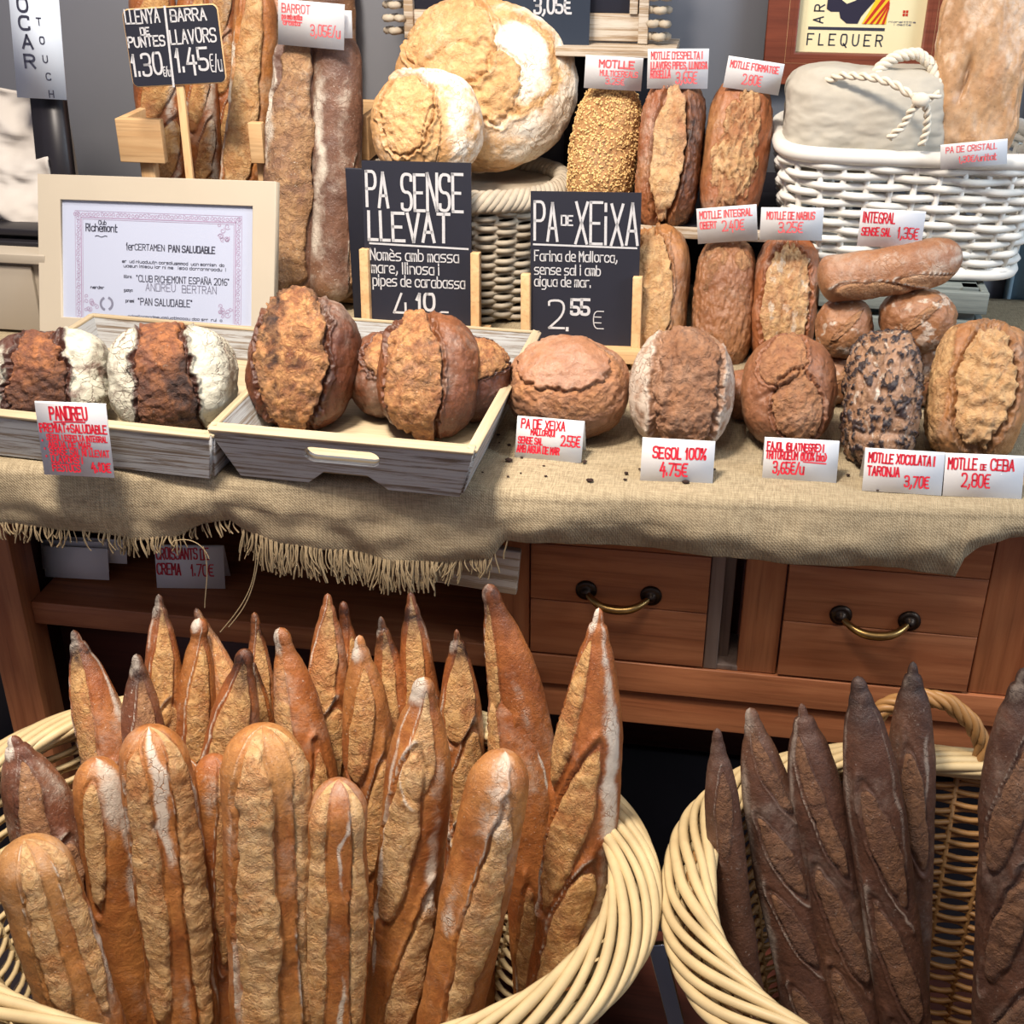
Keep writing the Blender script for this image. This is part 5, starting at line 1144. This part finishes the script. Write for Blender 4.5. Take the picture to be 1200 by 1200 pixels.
for xx in (cx0, cx1-.026):
    m1 = MB()
    for k in range(9): m1.tube([(xx-ct.location.x+u*.026, -.03+.01*sin(u*9+k*pi), .010+k*.018) for u in np.linspace(0, 1, 9)], .007, 7, flat=.8)
    m1.build('wicker_side', M['greywicker'], ct)
# chalkboard 3,05 leaning on the crate
T, R = at(588, 54, y=1.945), at(690, 56, y=1.95); w = (R-T).length; s = w/102; up = Vector((0, .10, 1)).normalized(); ux = (R-T).normalized()
t = empty('chalkboard_sign', (T+R)/2); tag(t, 'shiny dark board with price 3,05 standing right of the huge loaf', 'sign')
Mx = frame(T-t.location, ux, up); b = link('board', shape_mesh('board', [[(0, 0), (w, 0), (w, .13), (0, .13)]], .004), M['chalkgloss'], t); b.matrix_local = Mx
writing('writing', b, frame((0, 0, 0), (1, 0, 0), (0, 1, 0)), [('3,05€', 38*s, 37*s, 17*s, 42*s, 2.6*s)], M['chalk'], .001, lift=.0026)

# ------------------------------------------------------------------ grey wicker basket under the round loaves
c = at(538, 205, y=1.875); zr = c.z-.012
gb = empty('wicker_basket', (c.x, 1.893, ZC)); tag(gb, 'grey wicker basket carrying the round country loaves', 'basket')
m1 = MB(); H_ = zr-ZC; weave(m1, .152, .125, .004, H_, .86, 26, 30, .0048, 2.4, 160, .006); stakes(m1, .152, .125, .004, H_, .86, 30, .0042, 2.4); m1.build('woven_wall', M['greywicker'], gb)
m2 = MB(); rim_rods(m2, .154, .127, H_, 6, 14, .011, .010, .0055, 2.4); m2.build('rim', M['greywicker'], gb)
th = np.arange(48)/48*2*pi; xx, yy = ring(0, 0, .15, .123, th, 2.4); link('lid', shape_mesh('lid', [list(zip(xx, yy))], .012), M['greywicker'], gb, (0, 0, H_-.012))

# ------------------------------------------------------------------ pine rack holding baguettes
a, b2 = at(138, 137, y=1.84), at(197, 190, y=1.84); c2_ = at(311, 142, y=1.84); d2 = at(420, 190, y=1.84)
pr = empty('pine_rack', (a.x+.15, 1.9, ZC)); tag(pr, 'pale pine rack holding crusty baguettes upright at the back', 'rack')
pb = lambda n, lo, hi, m='pineh': boxobj(n, tuple(p-q for p, q in zip(lo, pr.location)), tuple(p-q for p, q in zip(hi, pr.location)), M[m], pr, .0015)
pb('front_slat', (a.x, 1.828, b2.z), (b2.x, 1.842, a.z)); pb('side_slat', (a.x, 1.842, b2.z), (a.x+.012, 2.03, a.z))
e0, e1 = at(293, 142, y=1.84), at(313, 190, y=1.84)
pb('front_slat', (e0.x, 1.828, e1.z), (e1.x, 1.842, e0.z)); pb('post', (a.x+.024, 1.842, ZC+.002), (a.x+.046, 1.86, b2.z), 'pine'); pb('post', (e0.x+.002, 1.845, ZC+.002), (e0.x+.016, 1.86, e1.z), 'pine')
pb('back_slat', (a.x, 2.028, b2.z), (d2.x, 2.04, a.z)); pb('side_slat', (d2.x-.012, 1.90, b2.z), (d2.x, 2.03, a.z)); pb('base', (a.x, 1.845, ZC+.001), (d2.x, 2.04, ZC+.010))

# ------------------------------------------------------------------ things at the left edge
T0, T1 = at(8, -40, y=1.775), at(66, -40, y=1.775); B0, B1 = at(21, 114, y=1.765), at(79, 117, y=1.765)
def sheet(name, pts, th, mat, parent=None):
    c = sum(pts, Vector())/4; n = (pts[1]-pts[0]).cross(pts[3]-pts[0]).normalized()*th
    V = [p-c for p in pts]+[p-c+n for p in pts]
    me = np_mesh(name, V, [(0, 1, 2, 3), (7, 6, 5, 4), (0, 4, 5, 1), (1, 5, 6, 2), (2, 6, 7, 3), (3, 7, 4, 0)], smooth=False)
    return link(name, me, mat, parent, c)
sg = empty('notice', (B0+B1)/2); tag(sg, 'pale laminated notice with vertical lettering taped to a black post', 'sign')
sh = sheet('sheet', [p-sg.location for p in (B0, B1, T1, T0)], .002, M['plastic'], sg)
ux = (B1-B0).normalized(); up = (T0-B0).normalized(); s = (B1-B0).length/58; Mx = frame(B0-sg.location, ux, up)
for nm, items in (('writing', (('T', 27, -24), ('O', 27, 9), ('C', 28, 27), ('A', 31, 46), ('R', 33, 66))),):
    L = []
    for ch, px, py in items: L.append((ch, (px-21-2+.1*(114-py))*s, (114-py-16)*s, 13*s, 11*s, 2.6*s))
    writing(nm, sg, Mx, L, M['ink'], .001, jit=0, lift=.0026)
L = [(ch, (px-21+2+.1*(114-py))*s, (114-py-14)*s, 7*s, 5*s, 1.3*s) for ch, px, py in (('T', 44, 24), ('O', 47, 43), ('U', 50, 62), ('C', 53, 80), ('H', 56, 98))]
writing('small_writing', sg, Mx, L, M['ink'], .001, jit=0, lift=.0026)
q = [at(52, 206, y=1.79), at(89, 206, y=1.79), at(72, 60, y=1.80), at(38, 60, y=1.80)]
low = [q[0]+(q[0]-q[3])*1.3, q[1]+(q[1]-q[2])*1.3]; kk = (ZC+.004-q[0].z)/(q[0].z-q[3].z)
post = sheet('black_post', [q[0]+(q[0]-q[3])*kk, q[1]+(q[1]-q[2])*kk, q[2], q[3]], .02, M['black']); tag(post, 'black upright post carrying the pale notice at the left', 'post')
# white covered box behind the post, cream cabinet below it
xa, xb = at(-70, 180, y=1.86).x, at(92, 190, y=1.86).x
zb0, zt0 = at(20, 262, y=1.70).z, at(20, 100, y=1.86).z
nx, nz = 60, 40; V = []
for j in range(nz+1):
    v = j/nz
    for i in range(nx+1):
        u = i/nx; zz = zb0+(zt0-zb0)*v
        V.append((xa+(xb-xa)*u, 1.72+.12*v+.0045*sin(v*19+2.5*sin(u*3)+1.5*u)+.014*noise(np.array([[u*4, v*5, 1.]]))[0]+.006*noise(np.array([[u*9, v*14, 3.]]))[0]-.05*max(0., v-.8)**2*25*.2, zz+.006*sin(u*5)))
V = np.array(V); cc = V.mean(0); n_ = nx+1
Q = [(j*n_+i, j*n_+i+1, (j+1)*n_+i+1, (j+1)*n_+i) for j in range(nz) for i in range(nx)]
wb_ = empty('covered_box', Vector(cc.tolist())); tag(wb_, 'box under a wrinkled white cover at the far left', 'box')
cv = link('cover', np_mesh('cover', V-cc, Q), M['whitecloth'], wb_); cv.modifiers.new('t', 'SOLIDIFY').thickness = .004
boxobj('body', (xa-cc[0]+.01, 1.86-cc[1], zb0-cc[2]), (xb-cc[0]-.04, 1.93-cc[1], zt0-cc[2]-.02), M['whitecloth'], wb_)
for dz in (0, -.016): boxobj('strap', (xa-cc[0], -.10+dz*.6, zb0-cc[2]-.012+dz), (at(52, 255, y=1.7).x-cc[0], -.06, zb0-cc[2]-.002+dz), M['black'], wb_)
zc = at(20, 296, y=1.64).z; xe = at(58, 340, y=1.64).x
cc2 = empty('cream_cabinet', (xe-.15, 1.75, ZC)); tag(cc2, 'low cream painted cabinet at the far left behind the certificate', 'cabinet')
L_ = cc2.location
boxobj('body', (-.15, -.105, .002), (.148, .25, zc-ZC-.014), M['creamcab'], cc2); boxobj('top', (-.16, -.118, zc-ZC-.014), (.155, .27, zc-ZC), M['creamcab'], cc2); boxobj('door', (-.15, -.112, .004), (.128, -.104, zc-ZC-.02), M['creamcab'], cc2)

# ------------------------------------------------------------------ white basket, bag and grey crate at the right
YF = 1.725; zr = at(930, 182, y=YF).z; zb1 = at(1000, 322, y=YF+.015).z
xl = at(917, 180, y=YF).x; xr_ = xl+.345; yc = YF+.14
wk = empty('white_basket', ((xl+xr_)/2, yc, zb1)); tag(wk, 'rectangular white wicker basket at the right holding the cloth bag', 'basket')
aw, bw_ = (xr_-xl)/2, .135; hz_ = zr-zb1
m1 = MB(); weave(m1, aw, bw_, .004, hz_-.008, .87, 12, 30, .0062, 5.5, 330, .0042); stakes(m1, aw, bw_, .004, hz_, .87, 36, .0045, 5.5); m1.build('woven_wall', M['whitepaint'], wk)
th = np.arange(200)/200*2*pi; x_, y_ = ring(0, 0, aw+.002, bw_+.002, th, 5.5)
m3 = MB(); m3.tube(np.stack([x_, y_, np.full(200, hz_)], 1), .0105, 10, closed=True); m3.build('rim', M['whitepaint'], wk)
m4 = MB(); x2, y2 = ring(0, 0, aw*.87+.004, bw_*.87+.004, th, 5.5); m4.tube(np.stack([x2, y2, np.full(200, .006)], 1), .008, 8, closed=True); m4.build('foot', M['whitepaint'], wk)
link('base', shape_mesh('base', [list(zip(x2, y2))], .006), M['whitepaint'], wk, (0, 0, .006))
# cloth bag
def f_bag(X, Z, F, U, S, s): S['disp'] += .03*fbm(U*np.array([2, 2, 3])+2, 3)+.016*np.sin(Z*9+3*X+3*noise(U*1.5))*sstep(.1, .9, Z)
pb0 = at(1012, 140, y=1.83); sc = mpp(pb0)
me = loaf_mesh('cloth_bag', (92*sc, .09, 62*sc), f_bag, (5, 3, 5), 56, 3, .02, .006)
bg = link('cloth_bag', me, M['linen']); bg.location = at(1012, 142, y=1.835); bg.rotation_euler = (radians(-6), 0, 0)
tag(bg, 'grey linen bag with braided handle and tied cord inside the white basket', 'bag')
def braid(name, pts, r, turns, mat, parent, strands=3, y=None):
    P = [at(px, py, y=yy)-parent.location for px, py, yy in pts]; P = [parent.rotation_euler.to_matrix().inverted() @ p for p in P]
    P = np.array(P); n = 80; s = np.linspace(0, 1, n); d = np.r_[0, np.cumsum(np.linalg.norm(np.diff(P, axis=0), axis=1))]; d /= d[-1]
    C = np.stack([np.interp(s, d, P[:, k]) for k in range(3)], 1)
    for _ in range(12): C[1:-1] = (C[:-2]+2*C[1:-1]+C[2:])/4
    tg = np.gradient(C, axis=0); tg /= np.linalg.norm(tg, axis=1, keepdims=True); a = np.cross(tg, [0, 1, .2]); a /= np.linalg.norm(a, axis=1, keepdims=True); b = np.cross(tg, a)
    mb = MB()
    for k in range(strands):
        al = 2*pi*k/strands+turns*2*pi*s; mb.tube(C+r*.75*(np.cos(al)[:, None]*a+np.sin(al)[:, None]*b), r*.75, 7)
    return mb.build(name, mat, parent)
braid('handle', [(1022, 100, 1.775), (1030, 80, 1.785), (1050, 66, 1.790), (1075, 62, 1.795), (1092, 76, 1.795), (1101, 100, 1.785)], .0055, 5, M['rope'], bg)
braid('cord', [(960, 98, 1.785), (985, 88, 1.755), (1020, 90, 1.730), (1048, 98, 1.720), (1068, 112, 1.713), (1082, 118, 1.710), (1102, 110, 1.715)], .0038, 6, M['rope'], bg, 2)
braid('cord', [(1080, 117, 1.707), (1068, 130, 1.710), (1058, 148, 1.715), (1042, 162, 1.717)], .0036, 3, M['rope'], bg, 2)
braid('cord', [(1084, 118, 1.707), (1087, 135, 1.710), (1086, 152, 1.713), (1080, 170, 1.717)], .0036, 3, M['rope'], bg, 2)
mb = MB(); D, Q = cube_sphere(8); kp = bg.rotation_euler.to_matrix().inverted() @ (at(1079, 117, y=1.703)-bg.location); mb.add(D*np.array([.011, .007, .009])+np.array(kp), Q); mb.build('knot', M['rope'], bg)
# weathered crate below
ga, gbx = at(962, 335, y=1.70).x, at(1163, 335, y=1.70).x
gc = empty('grey_crate', ((ga+gbx)/2, 1.82, ZC)); tag(gc, 'weathered grey slatted crate under the white basket', 'crate')
gk = lambda n, lo, hi: boxobj(n, tuple(p-q for p, q in zip(lo, gc.location)), tuple(p-q for p, q in zip(hi, gc.location)), M['greywood'], gc, .0015)
tz = zb1-.003; n_s = 3; g_ = (tz-ZC-.006); hs = g_*.27
for k in range(3):
    z0 = ZC+.003+k*(g_-hs)/2
    for yy in (1.705, 1.93): gk('slat', (ga, yy, z0), (gbx, yy+.010, z0+hs))
    for xx in (ga, gbx-.010): gk('slat', (xx, 1.717, z0), (xx+.010, 1.928, z0+hs))
for xx in (ga+.012, gbx-.034):
    for yy in (1.717, 1.906): gk('corner_post', (xx, yy, ZC+.003), (xx+.022, yy+.022, tz))
gk('top_board', (ga+.012, 1.719, tz-.009), (gbx-.012, 1.928, tz))
# framed diploma on the wall
xa, xb = at(897, 60, y=2.045).x, at(1128, 60, y=2.045).x; zb2 = at(1000, 99, y=2.045).z
df = empty('wall_frame', ((xa+xb)/2, 2.05, zb2)); tag(df, 'mahogany framed baker poster with striped flag hanging on the wall', 'picture frame')
W_, H2 = xb-xa, .34; s = W_/231
me = shape_mesh('frame', [[(-W_/2, 0), (W_/2, 0), (W_/2, H2), (-W_/2, H2)], [(-W_/2+34*s, 34*s), (W_/2-46*s, 34*s), (W_/2-46*s, H2-.03), (-W_/2+34*s, H2-.03)]], .02, .002)
R_ = Matrix.Rotation(pi/2, 4, 'X'); o = link('frame', me, M['frame'], df); o.matrix_local = R_
for e in (24, 30): 
    mb = MB(); mb.tube([(x, y, .011) for x, y in ((-W_/2+e*s, e*s), (W_/2-(e+12)*s, e*s), (W_/2-(e+12)*s, H2-.02), (-W_/2+e*s, H2-.02))], .0012, 5, closed=True); mb.build('inlay', M['pine'] if e == 24 else M['frame'], o)
px0, px1, pz0 = -W_/2+33*s, W_/2-45*s, 33*s; pw = px1-px0
po = link('poster', shape_mesh('poster', [[(0, 0), (pw, 0), (pw, H2-.05), (0, H2-.05)]], .001), M['poster'], df); po.matrix_local = Matrix.Translation((px0, .004, pz0)) @ R_
I = frame((0, 0, 0), (1, 0, 0), (0, 1, 0)); q = lambda px, py: ((px-932)*s*1.0, (64-py)*s)
mb = MB(); ribbon(mb, [q(949, 34), q(1036, 34)], 3.4*s, I, .0009); mb.build('bar', M['ink'], po, smooth=False)
writing('lettering', po, I, [('F L E Q U E R', *q(948, 53), 12.5*s, 88*s, 1.6*s)], M['ink'], .001, jit=0, lift=.0009)
mb = MB()
for k, ch in enumerate('ART'):
    for P in strokes_text(ch, 0, 0, 11*s, jit=0): ribbon(mb, [(q(964, 28)[0]-p[1], q(964, 28-k*13.5)[1]+p[0]) for p in P], 1.6*s, I, .0009)
mb.build('side_lettering', M['ink'], po, smooth=False)
def flat(name, pts, mat, lift=.0008):
    o = link(name, shape_mesh(name, [[q(*p) for p in pts]], .0006), mat, po, (0, 0, lift)); return o
flat('dark_shape', [(967, -60), (967, 12), (972, 15), (982, 15), (984, 22), (992, 28), (1005, 28), (1008, 20), (1014, 12), (1022, 2), (1026, -30), (1024, -60), (1010, -20), (1000, 2), (990, 6), (984, 2), (982, -8), (984, -60)], M['navy'])
flat('flag', [(1010, 28), (1038, 28), (1040, -30), (1034, -30), (1026, -6), (1016, 16)], M['yellow'])
for k in range(4): x = 1012+k*7; flat('flag_stripe', [(x, 28), (x+3, 28), (min(x+22, 1039.5), 28-27+k*3), (min(x+19, 1039), 28-30+k*3)], M['red'], .0013)
for k in range(4): x, y = 1056+3.4*(k % 2), 12+3.6*(k//2); flat('red_emblem', [(x, y), (x+2.6, y), (x+2.6, y+2.8), (x, y+2.8)], M['red'])
rc = random.Random(9)
writing('small_print', po, I, [(small(1041, 1072), *q(1041, 26), 2*s, 31*s, .4*s), (small(1046, 1067), *q(1046, 29), 2*s, 21*s, .4*s)], M['greyink'], .0004, jit=0, lift=.0009)
